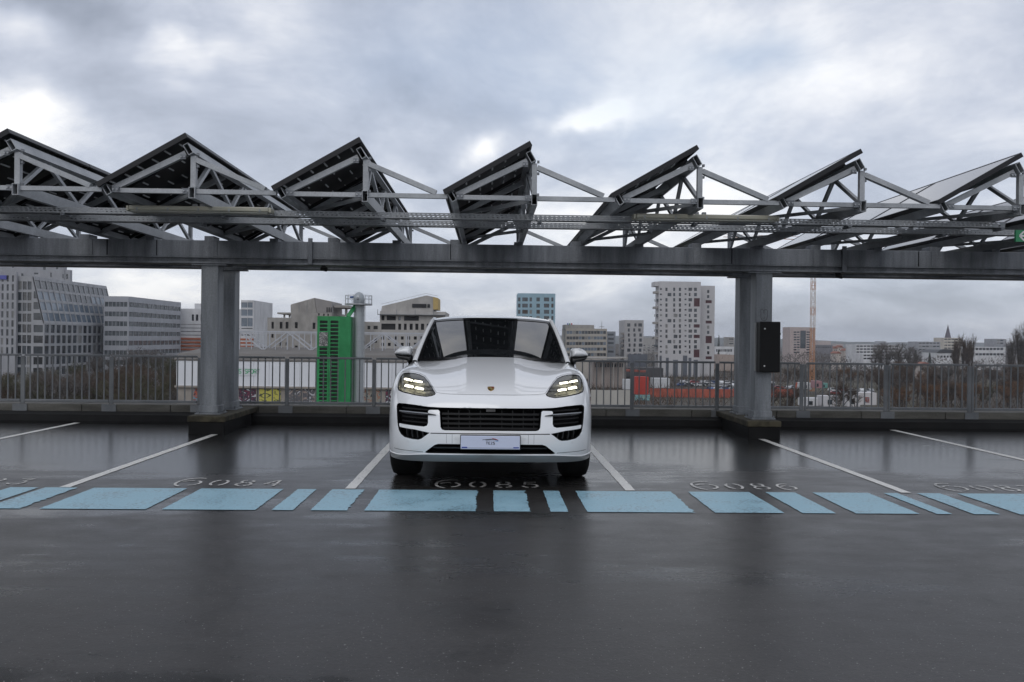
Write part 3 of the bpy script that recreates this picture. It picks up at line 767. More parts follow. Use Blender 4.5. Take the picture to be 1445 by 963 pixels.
# the bonnet touches the rear edge: cut it as part of the outline
hh = [(-6.41, 10.98)] + [(u, v) for u, v in reversed(shrink(hoodH, 0.0))][1:-1]
left_edge = [(u, v) for u, v in hoodH][::-1]            # rear left -> front middle
right_edge = [(-u, v) for u, v in hoodH]                # front middle -> rear right
body_outline = (dense([(-8, lip_top[-1][1] + .03), (-8, 10.98), (-6.4, 10.98)], closed=False)[:-1] + left_edge[:-1] + right_edge
                + dense([(6.4, 10.98), (8, 10.98), (8, lip_top[-1][1] + .03)], closed=False)[1:] + lip_line)
_seen = set(); _o = []
for p in body_outline:
    k = (round(p[0], 5), round(p[1], 5))
    if k not in _seen: _seen.add(k); _o.append(p)
body_outline = _o
body = skin('front_body', body_outline, body_holes, PAINT, rims=[open_main, open_low], rim_depth=.045)
hood_in = [(u * .9975, v + (.028 if v < 10.5 else 0)) for u, v in hood]
skin('bonnet', hood_in, [], PAINT, .001)
# black strip laid under the bonnet's edge so that its gap looks dark
gap = dense(hoodL[:11], .2, False); gap = gap[::-1][:-1] + [(-u, v) for u, v in gap]
ribbon('bonnet_gap_strip', gap, .035, DARK, -.006, .004)
for s in (1, -1):
    g2 = dense([(s * u, v) for u, v in hoodL[10:]], .2, False); ribbon('bonnet_gap_strip', g2, .008, DARK, -.002, .004)
# lower lip
lipo = dense([(-7.9, lip_top[-1][1]), (-7.9, 0.02), (7.9, 0.02), (7.9, lip_top[-1][1])], closed=False) + lip_line[1:-1]
lip = skin('lower_lip', lipo, [], LIPG, .002)
ribbon('lip_edge', [(u * .985, v + .01) for u, v in lip_line[2:-2]], .005, PAINT, .007, .012)
# backs of the openings, grille slats, vanes
def backing(name, poly, m_, depth):
    v2, f = cdt(shrink(poly, -.10), [], .3, .2); P3 = S(v2[:, 0], v2[:, 1]) + np.array([0, depth, 0])
    me = bpy.data.meshes.new(name); me.from_pydata([tuple(p) for p in P3], [], [tuple(int(i) for i in t) for t in f]); me.materials.append(m_)
    me.polygons.foreach_set('use_smooth', [True] * len(f)); me.update(); o = bpy.data.objects.new(name, me); link(o, car); ORG[o.name] = Vector(CARO); return o
grille = backing('grille', open_main, DARK, .10)
lowg = backing('lower_intake', open_low, DARK, .10)
def line(pts, vmax=6.4): return dense(half(pts, vmax), .25, False)
for y0 in (583.2, 590.2, 597.2, 604.0):
    l = line([(622.5 + (y0 - 583) * .06, y0), (650, y0 + .5), (CX, y0 + .6)]); l[-1] = (0.0, l[-1][1]); l = l[:-1] + [(-u, v) for u, v in l[::-1]]
    ribbon('slat', l, .018, BLACKM, -.030, .020, grille)
for k in range(-4, 5):
    if k == 0: continue
    x = CX + k * 15.5
    ribbon('slat_support', line([(x, 577.5), (x, 592), (x, 606.8)]), .008, BLACKM, -.048, .012, grille)
ribbon('sensor_window', line([(686, 579), (CX, 579), (699, 579)]), .022, GLOSSB, -.02, .02, grille)
for s in (1, -1):
    fl = lambda l: [(u if s > 0 else -u, v) for u, v in l]
    for y0 in (575.5, 588.5, 595.0): ribbon('vent_slat', fl(line([(561.5, y0 - 1.8), (580, y0), (602.8, y0 + 1.6)])), .012, BLACKM, -.040, .014, grille)
    for x in (570, 578, 586, 594): ribbon('vent_fin', fl(line([(x, 604.8), (x, 612), (x + 1, 618.5)])), .010, SATB, -.030, .018, grille)
    vn = ribbon('vent_vane', fl(line([(564.5, 580.4), (575, 581.9), (590, 583.6), (604, 584.9), (615.3, 586.1)])), .026, GLOSSB, .012, .022, car, True)
    ribbon('vane_trim', fl(line([(565.5, 579.9), (580, 581.6), (604.5, 583.9)])),   .0065, mat('vane_silver', (.30, .31, .32), .3, .9), .016, .006, vn)
    ribbon('bumper_groove', fl(line([(607.5, 611.6), (640, 612.2), (CX - 1, 612.3)], 4.5)), .007, DARK, .0015, .004)
    ribbon('crease_shadow_gap', fl(line([(556, 632.2), (575, 635.8), (597, 638)], 4)), .004, SATB, .0012, .003)
    ribbon('lower_bar', fl(line([(610, 634), (650, 634.5), (CX - 1, 634.6)], 4)), .012, SATB, -.03, .014, lowg)
    for px, py in ((575.5, 622.5), (643, 619)):
        u, v = uv(px, py, 5); u = -s * abs(u) if s > 0 else abs(u)
        p = S(np.array([u]), np.array([v]))[0]; nn = Sn(np.array([u]), np.array([v]))[0]; p = Vector(p) + CARO; nn = Vector(nn)
        MB().tube(p - nn * .002, p + nn * .002, .013, 14).build('parking_sensor', mat('sensor_white', (.70, .71, .72), .35), car)
    for x in (630, 638): ribbon('panel_seam', fl(line([(x, 613), (x, 626)], 5)), .003, GREYPL, .0008, .002)
# headlights: housing, lens, four light bars each
LENS = bpy.data.materials.new('headlight_lens'); LENS.use_nodes = True
_n = LENS.node_tree; _b = _n.nodes['Principled BSDF']; _b.inputs['Transmission Weight'].default_value = 1.0
_b.inputs['Roughness'].default_value = .0; _b.inputs['IOR'].default_value = 1.12; _b.inputs['Base Color'].default_value = (.9, .9, .9, 1)
_b.inputs['Coat Weight'].default_value = .55; _b.inputs['Coat Roughness'].default_value = .02
HOUS = varied('lamp_housing', (.07, .068, .055), (.17, .165, .14), 9.0, .28, metal=.6)  # pale warm tint carries the light bars' glow in the housing colour
LED = mat('led_bar', (1, 1, .95), .4, emit=(1.0, .95, .74), es=3.4)
for lp, s in ((lampL, 1), (lampR, -1)):
    hl = thing('headlight', None, None, CARO); hl.parent = car; hl.location = (0, 0, 0)
    v2, f = cdt(shrink(lp, -.03), [], .3, .2); P3 = S(v2[:, 0], v2[:, 1]); n3 = Sn(v2[:, 0], v2[:, 1])
    c = np.array(lp).mean(0); rr = np.hypot(v2[:, 0] - c[0], v2[:, 1] - c[1])
    dd_ = np.array([min(np.hypot(p[0] - np.array(lp)[:, 0], p[1] - np.array(lp)[:, 1])) for p in v2])
    dep = .004 + np.clip(dd_ / .35, 0, 1) * .045
    P3 = P3 - n3 * dep[:, None]
    me = bpy.data.meshes.new('lamp_housing'); me.from_pydata([tuple(p) for p in P3], [], [tuple(int(i) for i in t) for t in f]); me.materials.append(HOUS)
    me.polygons.foreach_set('use_smooth', [True] * len(f)); me.update(); o = bpy.data.objects.new('lamp_housing', me); link(o, hl)
    skin('lens', shrink(lp, .02), [], LENS, -.001, hl)
    ribbon('lamp_seal', lp + lp[:2], .013, GLOSSB, .0008, .008, hl)
    for (xa, ya, xb, yb) in ((569.5, 533.2, 581, 535.4), (583.4, 535.8, 595.3, 537.8), (570.3, 542.6, 582.2, 544.8), (585.2, 545.6, 597, 547.6)):
        l = dense(half([(xa, ya), ((xa + xb) / 2, (ya + yb) / 2), (xb, yb)], 9), .1, False)
        if s < 0: l = [(-u, v) for u, v in l]
        a = np.array(l); p = S(a[:, 0], a[:, 1]) - Sn(a[:, 0], a[:, 1]) * .022
        mb = MB(); q = [Vector(x) for x in p]
        for i in range(len(q) - 1): mb.bar(q[i], q[i + 1], .012, .019, (0, 0, 1))
        mb.build('led_bar', LED, hl, org=(0, 0, 0))
        mb = MB(); mb.bar(q[0] + Vector((0, .022, -.004)), q[-1] + Vector((0, .022, -.004)), .012, .034, (0, 0, 1)).build('reflector', CHROME, hl, org=(0, 0, 0))
# crest on the bonnet
u0, v0 = uv(692.6, 549.3); p0 = S(np.array([0.]), np.array([v0]))[0]; n0 = Vector(Sn(np.array([0.]), np.array([v0]))[0])
tx = Vector((1, 0, 0)); ty = n0.cross(tx).normalized()
def crest(pts, m_, off, name, par):
    P_ = [Vector(p0) + tx * a * .030 + ty * b * .040 + n0 * off for a, b in pts]; Q = [p - n0 * .004 for p in P_]
    mb = MB(); mb.quad(*P_); k = len(P_)
    for i in range(k): mb.quad(Q[i], Q[(i + 1) % k], P_[(i + 1) % k], P_[i])
    return mb.build(name, m_, par, org=(0, 0, 0))
GOLD = mat('crest_gold', (.55, .36, .13), .3, .8); CRED = mat('crest_red', (.22, .03, .02), .4); CBLK = mat('crest_black', (.02, .018, .015), .4)
sh = [(-.95, .95), (0, 1.05), (.95, .95), (1.05, .3), (.8, -.5), (0, -1.1), (-.8, -.5), (-1.05, .3)]
em = crest(sh, GOLD, .005, 'crest', car)
crest([(.12, .85), (.80, .80), (.88, .3), (.12, .25)], CRED, .0065, 'crest_field', em); crest([(-.12, -.2), (-.12, -.95), (-.62, -.45), (-.85, -.1)], CBLK, .0065, 'crest_field', em)
crest([(-.28, .35), (.28, .35), (.26, -.1), (0, -.4), (-.26, -.1)], mat('crest_pale', (.50, .42, .20), .35, .6), .008, 'crest_shield', em)
# number plate with its printed mark
PLATE = mat('plate_lavender', (.56, .60, .74), .35)
pa = at(650.3, 615, 7.265); pb = at(733.6, 634.6, 7.265)
tl = R(0)
pl = thing('number_plate', None, None, CARO); pl.parent = car; pl.location = (0, 0, 0)
MB().box(pa.x - .006, pb.x + .006, 7.272, 7.292, pb.z - .006, pa.z + .006).build('plate_holder', SATB, pl, bevel=.004)
MB().box(pa.x, pb.x, 7.262, 7.271, pb.z, pa.z).build('plate_face', PLATE, pl, bevel=.006)
pcx = (pa.x + pb.x) / 2; pyf = 7.2605
for s in (0, 1):
    xa = pa.x + .008 if s == 0 else pb.x - .058
    MB().box(xa, xa + .05, 7.2600, 7.2625, pb.z + .010, pb.z + .020).build('blue_band', mat('plate_blue', (.02, .04, .30), .4), pl)
LET = {'T': [[(0, 1), (1, 1)], [(.5, 1), (.5, 0)]], 'E': [[(1, 1), (.1, 1), (.1, 0), (1, 0)], [(.1, .5), (.8, .5)]], 'Z': [[(0, 1), (1, 1), (0, 0), (1, 0)]], 'S': [[(1, .9), (.7, 1), (.2, 1), (.02, .8), (.2, .55), (.8, .45), (.98, .2), (.8, 0), (.3, 0), (0, .1)]],
       'N': [[(0, 0), (0, 1), (1, 0), (1, 1)]], 'P': [[(0, 0), (0, 1), (.8, 1), (1, .8), (.8, .5), (0, .5)]], 'O': [[(.3, 0), (0, .3), (0, .7), (.3, 1), (.7, 1), (1, .7), (1, .3), (.7, 0), (.3, 0)]], 'R': [[(0, 0), (0, 1), (.8, 1), (1, .8), (.8, .5), (0, .5)], [(.4, .5), (1, 0)]]}
def letters(word, x, z, w, h, gapw, sw, y, name, m_, par):
    for ch in word:
        if ch != ' ':
            mb = MB(); strokes(mb, LET[ch], x, z, w, h, sw, lambda p: (p.x, y, p.y)); mb.build(name, m_, par)
        x += w + gapw
INK = mat('plate_ink', (.06, .065, .08), .5)
pm = (pa.z + pb.z) / 2
letters('TEZS', pcx - .037, pm - .016, .014, .022, .0065, .0055, pyf, 'plate_letter', INK, pl)
mb = MB(); strokes(mb, [[(0, .2), (.3, .3), (.62, .42), (.9, .2), (.55, .22), (.2, .12)]], pcx - .07, pm + .016, .14, .04, .005, lambda p: (p.x, pyf, p.y)); mb.build('plate_mark', INK, pl)
mb = MB(); strokes(mb, [[(.62, .75), (.8, .6), (.98, .25)]], pcx - .07, pm + .014, .14, .03, .006, lambda p: (p.x, pyf - .0004, p.y)); mb.build('plate_mark', mat('mark_red', (.30, .03, .04), .5), pl)
mb = MB(); strokes(mb, [[(.82, .02), (1.0, .05)]], pcx - .07, pm + .014, .14, .03, .006, lambda p: (p.x, pyf - .0004, p.y)); mb.build('plate_mark', mat('mark_blue', (.03, .25, .5), .5), pl)
MB().box(pa.x + .06, pb.x - .06, 7.2608, 7.2618, pb.z + .0105, pb.z + .0125).build('plate_line', INK, pl)

# greenhouse, roof and the rest of the body, as lofted sections (car coordinates)
def loft(name, rows, m_, parent=car, smooth=True, flip=False, both=False, sub=0):
    V = [p for r_ in rows for p in r_]; n = len(rows[0]); F = []
    for i in range(len(rows) - 1):
        for j in range(n - 1):
            q = (i * n + j, i * n + j + 1, (i + 1) * n + j + 1, (i + 1) * n + j); F.append(q[::-1] if flip else q)
    me = bpy.data.meshes.new(name); me.from_pydata(V, [], F); me.materials.append(m_)
    me.polygons.foreach_set('use_smooth', [smooth] * len(F)); me.update(); o = bpy.data.objects.new(name, me); link(o, parent); ORG[o.name] = Vector(CARO)
    if sub: md = o.modifiers.new('smooth', 'SUBSURF'); md.levels = sub; md.render_levels = sub
    return o
def lerp(a, b, t): return tuple(x + (y - x) * t for x, y in zip(a, b))
# windscreen: lower edge under the bonnet's rear lip, upper edge at the roof
def ws(t, s):
    """t 0..1 up the glass, s -1..1 across"""
    a = abs(s)
    b = (.812 * s, 1.36 + .27 * a ** 2.4, 1.130 - .022 * a ** 2)
    c = (.688 * s, 2.27 + .12 * a ** 2.4, 1.590 - .032 * a ** 3)
    x, y, z = lerp(b, c, t)
    k = 4 * t * (1 - t); return (x, y - .012 * k, z + .026 * k)
rows = [[ws(i / 14, -1 + 2 * j / 24) for j in range(25)] for i in range(15)]
glass = loft('windscreen', rows, GLASSD)
# black surround of the glass and the mirror housing behind it
loft('screen_band', [[tuple(np.add(ws(t, -1 + 2 * j / 24), (0, -.004, .004))) for j in range(25)] for t in (.935, 1.0)], GLOSSB, glass)
loft('screen_band', [[tuple(np.add(ws(t, -1 + 2 * j / 24), (0, -.004, .004))) for j in range(25)] for t in (.0, .05)], GLOSSB, glass)
for s in (-1, 1):
    loft('screen_band', [[tuple(np.add(ws(i / 10, s * a), (0, -.004, .004))) for i in range(11)] for a in ((.93, 1.0) if s < 0 else (1.0, .93))], GLOSSB, glass)
    # white pillar
    pr = []
    for i in range(19):
        t = -.02 + 1.03 * i / 18; p = Vector(ws(t, s)); k = 1 - .25 * t
        pr.append([tuple(p + Vector(q)) for q in ((-s * .016, -.008, .002), (-s * .010, -.014, .014), (s * .012 * k, -.014, .020), (s * .034 * k, -.002, .012), (s * .048 * k, .03, -.012), (s * .052 * k, .09, -.05))])
    loft('roof_pillar', pr, PAINT, flip=(s < 0))
# roof
rr = []
for y, hw, zc, dz in ((2.275, .703, 1.594, .038), (2.45, .716, 1.616, .040), (2.75, .718, 1.632, .046), (3.1, .71, 1.634, .055), (3.5, .67, 1.612, .06), (3.9, .60, 1.555, .065), (4.25, .55, 1.475, .07)):
    rr.append([(hw * s, y + (.12 * abs(s) ** 2.4 if y < 2.5 else .06 * abs(s)), zc - dz * abs(s) ** 3.2) for s in np.linspace(-1, 1, 19)])
loft('roof', rr, PAINT)
rr2 = [[(x * .8, y + .10, z + .004) for x, y, z in r_] for r_ in rr[:5]]
loft('glass_roof', rr2, GLOSSB)
for s in (-1, 1):
    belt = [(.862, 1.98, 1.098), (.89, 2.2, 1.105), (.905, 2.7, 1.12), (.90, 3.3, 1.13), (.86, 3.9, 1.15), (.74, 4.45, 1.16)]
    rail = [(.775, 2.19, 1.32), (.720, 2.52, 1.545), (.724, 2.8, 1.575), (.715, 3.25, 1.572), (.655, 3.75, 1.52), (.555, 4.28, 1.395)]
    mid = [tuple(np.add(lerp(a, b, .5), (.02, 0, .01))) for a, b in zip(belt, rail)]
    R3 = [[(s * x, y, z) for x, y, z in r_] for r_ in (belt, mid, rail)]
    loft('side_window', R3, mat('side_glass', (.008, .009, .010), .03), flip=(s > 0))
    loft('roof_rail', [[(s * x, y, z) for x, y, z in rail], [(s * (x - .008), y, z + .030) for x, y, z in rail], [(s * (x - .045), y, z + .026) for x, y, z in rail]], PAINT, flip=(s > 0))
    st = [.825, .90, .98, 1.1, 1.2, 1.35, 1.5, 1.7, 1.85, 1.95, 2.3, 2.8, 3.3, 3.7, 4.1, 4.5, 4.75]
    prof = []
    EY = [.82, .90, .98, 1.10, 1.3, 1.5, 1.85]; EZ = [.785, .885, .942, .977, .988, 1.008, 1.028]; EX_ = [.981, .970, .961, .955, .951, .946, .941]
    for y in st:
        wf = 1 - .10 * max(0, (y - 4.1) / .65) ** 2
        sill = .34; top = 1.03 + .05 * min(1, max(0, (y - .8) / 1.0)) + .03 * max(0, (y - 2.5) / 2)
        top -= .16 * max(0, (y - 4.2) / .55) ** 1.5
        if y < 1.9: top = float(np.interp(y, EY, EZ))
        arch = 0
        for cy in (.93, 3.825):
            d_ = abs(y - cy)
            if d_ < .44: arch = max(arch, math.sqrt(.44 ** 2 - d_ ** 2))
        zl = max(sill, .385 + arch if arch else sill)
        pts = []
        for t in np.linspace(0, 1, 9):
            z = zl + (top - zl) * t
            bulge = .985 - .045 * max(0, (z - .78) / .3) ** 2 - .03 * max(0, (.6 - z) / .3) ** 2 - (.018 if 1.5 < y < 3.3 and z < .75 else 0)
            if y < 1.9: bulge -= (.985 - .045 * max(0, (top - .78) / .3) ** 2 - float(np.interp(y, EY, EX_))) * t * t
            pts.append((s * bulge * wf, y, z))
        pts.append((s * (pts[-1][0] * s - .003 if y < 1.9 else .90 * wf), y, top + (.002 if y < 1.9 else .03)))
        prof.append(pts)
    loft('side_panel', prof, PAINT, flip=(s < 0))
    # wheels
    for cy in (.93, 3.825):
        w = thing('wheel', None, None, CARO + Vector((s * .82, cy, .388))); w.parent = car; w.location = (s * .82, cy, .388)
        prof_t = [(-.138, .27), (-.142, .33), (-.125, .372), (-.09, .386), (0, .388), (.09, .386), (.125, .372), (.142, .33), (.138, .27)]
        n = 40; V = []; F = []
        for i in range(n):
            a = 2 * math.pi * i / n
            for x, r_ in prof_t: V.append((x, r_ * math.cos(a), r_ * math.sin(a)))
        m = len(prof_t)
        for i in range(n):
            for j in range(m - 1):
                a = i * m + j; b = ((i + 1) % n) * m + j; F.append((a, b, b + 1, a + 1))
        me = bpy.data.meshes.new('tyre'); me.from_pydata(V, [], F); me.materials.append(RUBBER); me.polygons.foreach_set('use_smooth', [True] * len(F)); me.update(); link(bpy.data.objects.new('tyre', me), w)
        mb = MB(); o = s * .11
        mb.tube((o - s * .06, 0, 0), (o, 0, 0), .075, 16)
        for k in range(10):
            a = 2 * math.pi * k / 10; d_ = Vector((0, math.cos(a), math.sin(a)))
            mb.bar(Vector((o - s * .02, 0, 0)) + d_ * .06, Vector((o, 0, 0)) + d_ * .275, .03, .035, (s, 0, 0))
        for k in range(30):
            a = 2 * math.pi * k / 30; b = 2 * math.pi * (k + 1) / 30
            mb.quad((o + s * .02, .272 * math.cos(a), .272 * math.sin(a)), (o + s * .02, .272 * math.cos(b), .272 * math.sin(b)), (-o, .265 * math.cos(b), .265 * math.sin(b)), (-o, .265 * math.cos(a), .265 * math.sin(a)))
        mb.build('rim', mat('rim_dark', (.05, .05, .055), .3, .8), w, org=(0, 0, 0), kind='stuff')
# tail
loft('tail', [[(s * .93, 4.72, z) for s in np.linspace(-1, 1, 9)] for z in (.35,)] + [[(w * s, y + .10 * (1 - s * s), z) for s in np.linspace(-1, 1, 9)] for w, y, z in ((.94, 4.80, .5), (.93, 4.80, .8), (.90, 4.72, 1.0), (.74, 4.47, 1.17), (.55, 4.25, 1.475))], PAINT, flip=True)
MB().box(-.62, .62, .50, 4.60, .22, .36).build('underbody', DARK, car, org=(0, 0, 0))
MB().box(-.60, .60, .30, .34, .235, .42).build('underbody', DARK, car, org=(0, 0, 0))
MB().box(-.78, .78, .55, 1.60, .36, .95).build('engine_bay', DARK, car, org=(0, 0, 0))
for s in (-1, 1): MB().box(min(s * .62, s * .93), max(s * .62, s * .93), .75, 1.5, .80, .90).build('wheel_liner', DARK, car, org=(0, 0, 0))
car.rotation_euler[2] = -R(.3)
# door mirrors, domed from their outline
def dome(name, pts, Y, depth, m_, s, back=.0, parent=car):
    out = [at(x, y, CARO.y + Y) - CARO for x, y in pts]; o2 = dense([(p.x, p.z) for p in out], .012)
    V = list(o2); bp = np.array(o2)
    gx, gz = np.meshgrid(np.arange(bp[:, 0].min(), bp[:, 0].max(), .012), np.arange(bp[:, 1].min(), bp[:, 1].max(), .012))
    g = np.stack([gx.ravel(), gz.ravel()], -1); g = g[inside(o2, g[:, 0], g[:, 1])]
    dm = np.sqrt(((g[:, None] - bp[None]) ** 2).sum(-1)).min(1); g = g[dm > .005]
    V = V + [tuple(p) for p in g]; E = [(i, (i + 1) % len(o2)) for i in range(len(o2))]
    r = delaunay_2d_cdt([Vector(p) for p in V], E, [], 0, 1e-7); v2 = np.array([tuple(p) for p in r[0]]); f = np.array(r[2]); c = v2[f].mean(1); f = f[inside(o2, c[:, 0], c[:, 1])]
    dist = np.sqrt(((v2[:, None] - bp[None]) ** 2).sum(-1)).min(1); mx = dist.max()
    h = depth * np.sqrt(np.clip(1 - (1 - np.clip(dist / mx, 0, 1)) ** 2, 0, 1))
    A = [(s * x, Y - hh, z) for (x, z), hh in zip(v2, h)]; B = [(s * x, Y + .02 + back, z) for (x, z) in v2]
    n = len(A); F = [tuple(t) for t in f.tolist()] + [tuple(n + i for i in t[::-1]) for t in f.tolist()]
    k = len(o2)
    F += [(i, (i + 1) % k, n + (i + 1) % k, n + i) for i in range(k)]
    me = bpy.data.meshes.new(name); me.from_pydata(A + B, [], F); me.materials.append(m_); me.polygons.foreach_set('use_smooth', [True] * len(F)); me.update()
    o = bpy.data.objects.new(name, me); link(o, parent); ORG[o.name] = Vector(CARO); return o
for s in (1, -1):
    mr = thing('door_mirror', None, None, CARO); mr.parent = car; mr.location = (0, 0, 0)
    dome('mirror_cap', [(555.4, 497.6), (558.6, 493.8), (563.2, 490.6), (569, 488.7), (577.5, 489.2), (579.8, 492), (580.2, 502), (572, 501.6), (564, 500.9), (556.4, 499.9)], 1.92, .10, PAINT, s, .09, mr)
    dome('mirror_base', [(555.8, 499.6), (564, 500.6), (572, 501.4), (580.2, 501.8), (581.2, 509.5), (575.5, 514.5), (572.5, 508.8), (562, 506.6), (558, 504)], 1.915, .06, SATB, s, .08, mr)

# ------------------------------------------------------------ the city below and beyond
GZ = -18.0
def ground_mat():
    m_ = mat('city_ground', (.08, .075, .065), .9); t = NT(m_); p = t.coord()
    a = t.noise(p, .012, 5, .6); b = t.noise(p, .06, 5, .6); g = t.noise(p, .6, 4, .6)
    c = t.ramp(b, [(.3, (.022, .016, .011)), (.5, (.036, .027, .019)), (.68, (.075, .066, .056))])
    gr = t.ramp(a, [(.47, (0, 0, 0)), (.56, (1, 1, 1))]); c = t.mix(gr, c, (.050, .044, .022))
    c = t.mix(1.0, c, t.ramp(g, [(.3, (.8,) * 3), (.7, (1.2,) * 3)]), 'MULTIPLY')
    t.L.new(c, t.b.inputs['Base Color']); return m_
g = MB(); g.quad((-9000, -3000, GZ), (9000, -3000, GZ), (9000, 9000, GZ), (-9000, 9000, GZ)); g.build('ground', ground_mat(), kind='structure')
# far wooded hills as a real ridge
HILL = varied('wooded_hill', (.035, .04, .03), (.06, .058, .045), .01, .95, contrast=(.4, .6))
rh = random.Random(2); mb = MB(); V = []
nx, ny = 130, 9
for j in range(ny):
    for i in range(nx):
        x = -5200 + 10400 * i / (nx - 1); y = 2700 + 2000 * j / (ny - 1)
        k = math.sin(math.pi * j / (ny - 1))
        hgt = 26 + 9 * math.sin(x / 610 + 1) + 6 * math.sin(x / 233 + j) + 3 * math.sin(x / 90 + 2 * j) + rh.uniform(-2, 2)
        mb.v.append((x, y, GZ - 2 + k * hgt))
for j in range(ny - 1):
    for i in range(nx - 1): mb.f.append((j * nx + i, j * nx + i + 1, (j + 1) * nx + i + 1, (j + 1) * nx + i)); mb.mi.append(0)
mb.build('hills', HILL, smooth=True, kind='structure')

WIN = {}; rw = random.Random(11)
def pane_src(m_):
    if m_.name not in WIN:
        me = bpy.data.meshes.new('window'); mb = MB().box(-.5, .5, -.5, .5, -.5, .5)
        me.from_pydata(mb.v, [], mb.f); me.materials.append(m_); WIN[m_.name] = me
    return WIN[m_.name]
WG = varied('window_glass_dark', (.014, .019, .024), (.05, .062, .074), .35, .10, spec=.8)
WGB = varied('window_glass_sky', (.07, .10, .135), (.17, .21, .26), .2, .12, spec=.8)  # pale blue of reflected sky put into the pane colour
WG1 = varied('window_glass_black', (.010, .012, .014), (.03, .034, .038), .5, .08, spec=.9); WG2 = varied('window_glass_blind', (.16, .16, .155), (.24, .24, .23), .6, .3)
WGD = mat('window_void', (.012, .012, .013), .7)
WRED = mat('dark_red_panel', (.06, .012, .016), .6)
WBRN = mat('brown_window', (.05, .032, .025), .3)
def wall(name, c, var=.12, scale=.35):
    return varied(name, tuple(x * (1 - var) for x in c), tuple(min(1, x * (1 + var)) for x in c), scale, .8, (1, 1, .5), fine=.03)
def pane(par, x, y, z, w, h, U, m_, nm='window'):
    if m_.name == 'window_glass_dark': m_ = rw.choice((WG, WG, WG1, WG1, WG2 if rw.random() < .5 else WG))
    o = bpy.data.objects.new(nm, pane_src(m_)); o.parent = par
    p = ORG[par.name]; o.location = (x - p.x, y - p.y, z - p.z); o.scale = (w, .06, h)
    o.rotation_euler[2] = math.atan2(U.y, U.x); COL.objects.link(o); return o
def building(name, label, cat, x0, x1, y0, y1, z1, wm, front=(), right=(), left=(), gm=None, depth=.25, group=None, z0=GZ, roofm=None, parapet=.5):
    """box building; window rects are (x0, z0, x1, z1[, material]) measured along each facade from its left foot"""
    t = thing(name, label, cat, (x0, y0, z0), group)
    gm = gm or WG; H = z1 - z0; mb = MB()
    for O, U, w, rects in (((x0, y0, z0), Vector((1, 0, 0)), x1 - x0, front), ((x1, y0, z0), Vector((0, 1, 0)), y1 - y0, right), ((x0, y1, z0), Vector((0, -1, 0)), y1 - y0, left)):
        rs = [tuple(round(float(v), 3) for v in r[:4]) for r in rects]
        facade(mb, O, U, w, H, rs, depth)
        Nn = U.cross(Vector((0, 0, 1)))
        for r in rects:
            c = Vector(O) + U * ((r[0] + r[2]) / 2) + Vector((0, 0, (r[1] + r[3]) / 2)) - Nn * (depth - .031)
            pane(t, c.x, c.y, c.z, r[2] - r[0], r[3] - r[1], U, r[4] if len(r) > 4 else gm)
    mb.quad((x1, y1, z0), (x0, y1, z0), (x0, y1, z1), (x1, y1, z1))
    mb.quad((x0, y0, z1 - parapet), (x1, y0, z1 - parapet), (x1, y1, z1 - parapet), (x0, y1, z1 - parapet))
    w_ = .3
    for a in ((x0 + .001, x0 + w_, y0 + .3, y1 - .3), (x1 - w_, x1 - .001, y0 + .3, y1 - .3), (x0 + .001, x1 - .001, y0 + .001, y0 + w_), (x0 + .001, x1 - .001, y1 - w_, y1 - .001)): mb.box(*a, z1 - parapet, z1 - .002)
    mb.build('wall', wm, t)
    return t
def FX(px, D, py=480): return at(px, py, D).x
def FZ(px, py, D): return at(px, py, D).z
def grid(x0, x1, n, z0, z1, m, fw=.6, fh=.6, pick=None, rnd_=None, p=1.0):
    out = []
    for i in range(n):
        for j in range(m):
            if rnd_ and rnd_.random() > p: continue
            a = x0 + (x1 - x0) * (i + .5 - fw / 2) / n; b = x0 + (x1 - x0) * (i + .5 + fw / 2) / n
            c = z0 + (z1 - z0) * (j + .5 - fh / 2) / m; d = z0 + (z1 - z0) * (j + .5 + fh / 2) / m
            out.append((a, c, b, d) + ((pick(i, j),) if pick else ()))
    return out
def pxr(D, x0, foot, rects, px_ref=None):
    """front window rects given in photograph pixels -> facade metres"""
    out = []
    for r in rects:
        a, t_, b, bt = r[:4]
        pa_ = at(a, t_, D); pb_ = at(b, bt, D); out.append((pa_.x - x0, pb_.z - foot, pb_.x - x0, pa_.z - foot) + tuple(r[4:]))
    return out

# --- far left: strip windowed office at the frame's edge
W_LG = wall('pale_grey_cladding', (.31, .315, .335)); W_WH = wall('white_render', (.55, .55, .56)); W_GR = wall('grey_concrete', (.30, .285, .265), .16, .6); W_GR2 = wall('light_concrete', (.38, .365, .345), .14, .5)
D = 249; x0, x1 = FX(-60, D), FX(22.5, D); z1 = FZ(10, 384, D); H = z1 - GZ
t = building('office_building', 'pale office with narrow upright window strips at the left edge of the view', 'building', x0, x1, D, D + .9, z1, W_LG,
         grid(.3, x1 - x0 - .3, 11, H - 24.6, H - .6, 9, .42, .72), (), parapet=1.0)
sg = at(3, 392, D - .3); MB().box(sg.x - 1.5, sg.x + 1.2, D - .35, D - .02, sg.z - .5, sg.z + .7).build('blue_sign', mat('sign_blue', (.08, .09, .35), .5), t)
MB().box(x0, x1, D - .5, D - .45, z1 + .9, z1 + 1.0).build('roof_rail', STEEL, t)
for i in range(9): MB().box(x0 + (x1 - x0) * i / 8 - .04, x0 + (x1 - x0) * i / 8 + .04, D - .5, D - .42, z1 - .8, z1 + .9).build('roof_rail_post', STEEL, t)
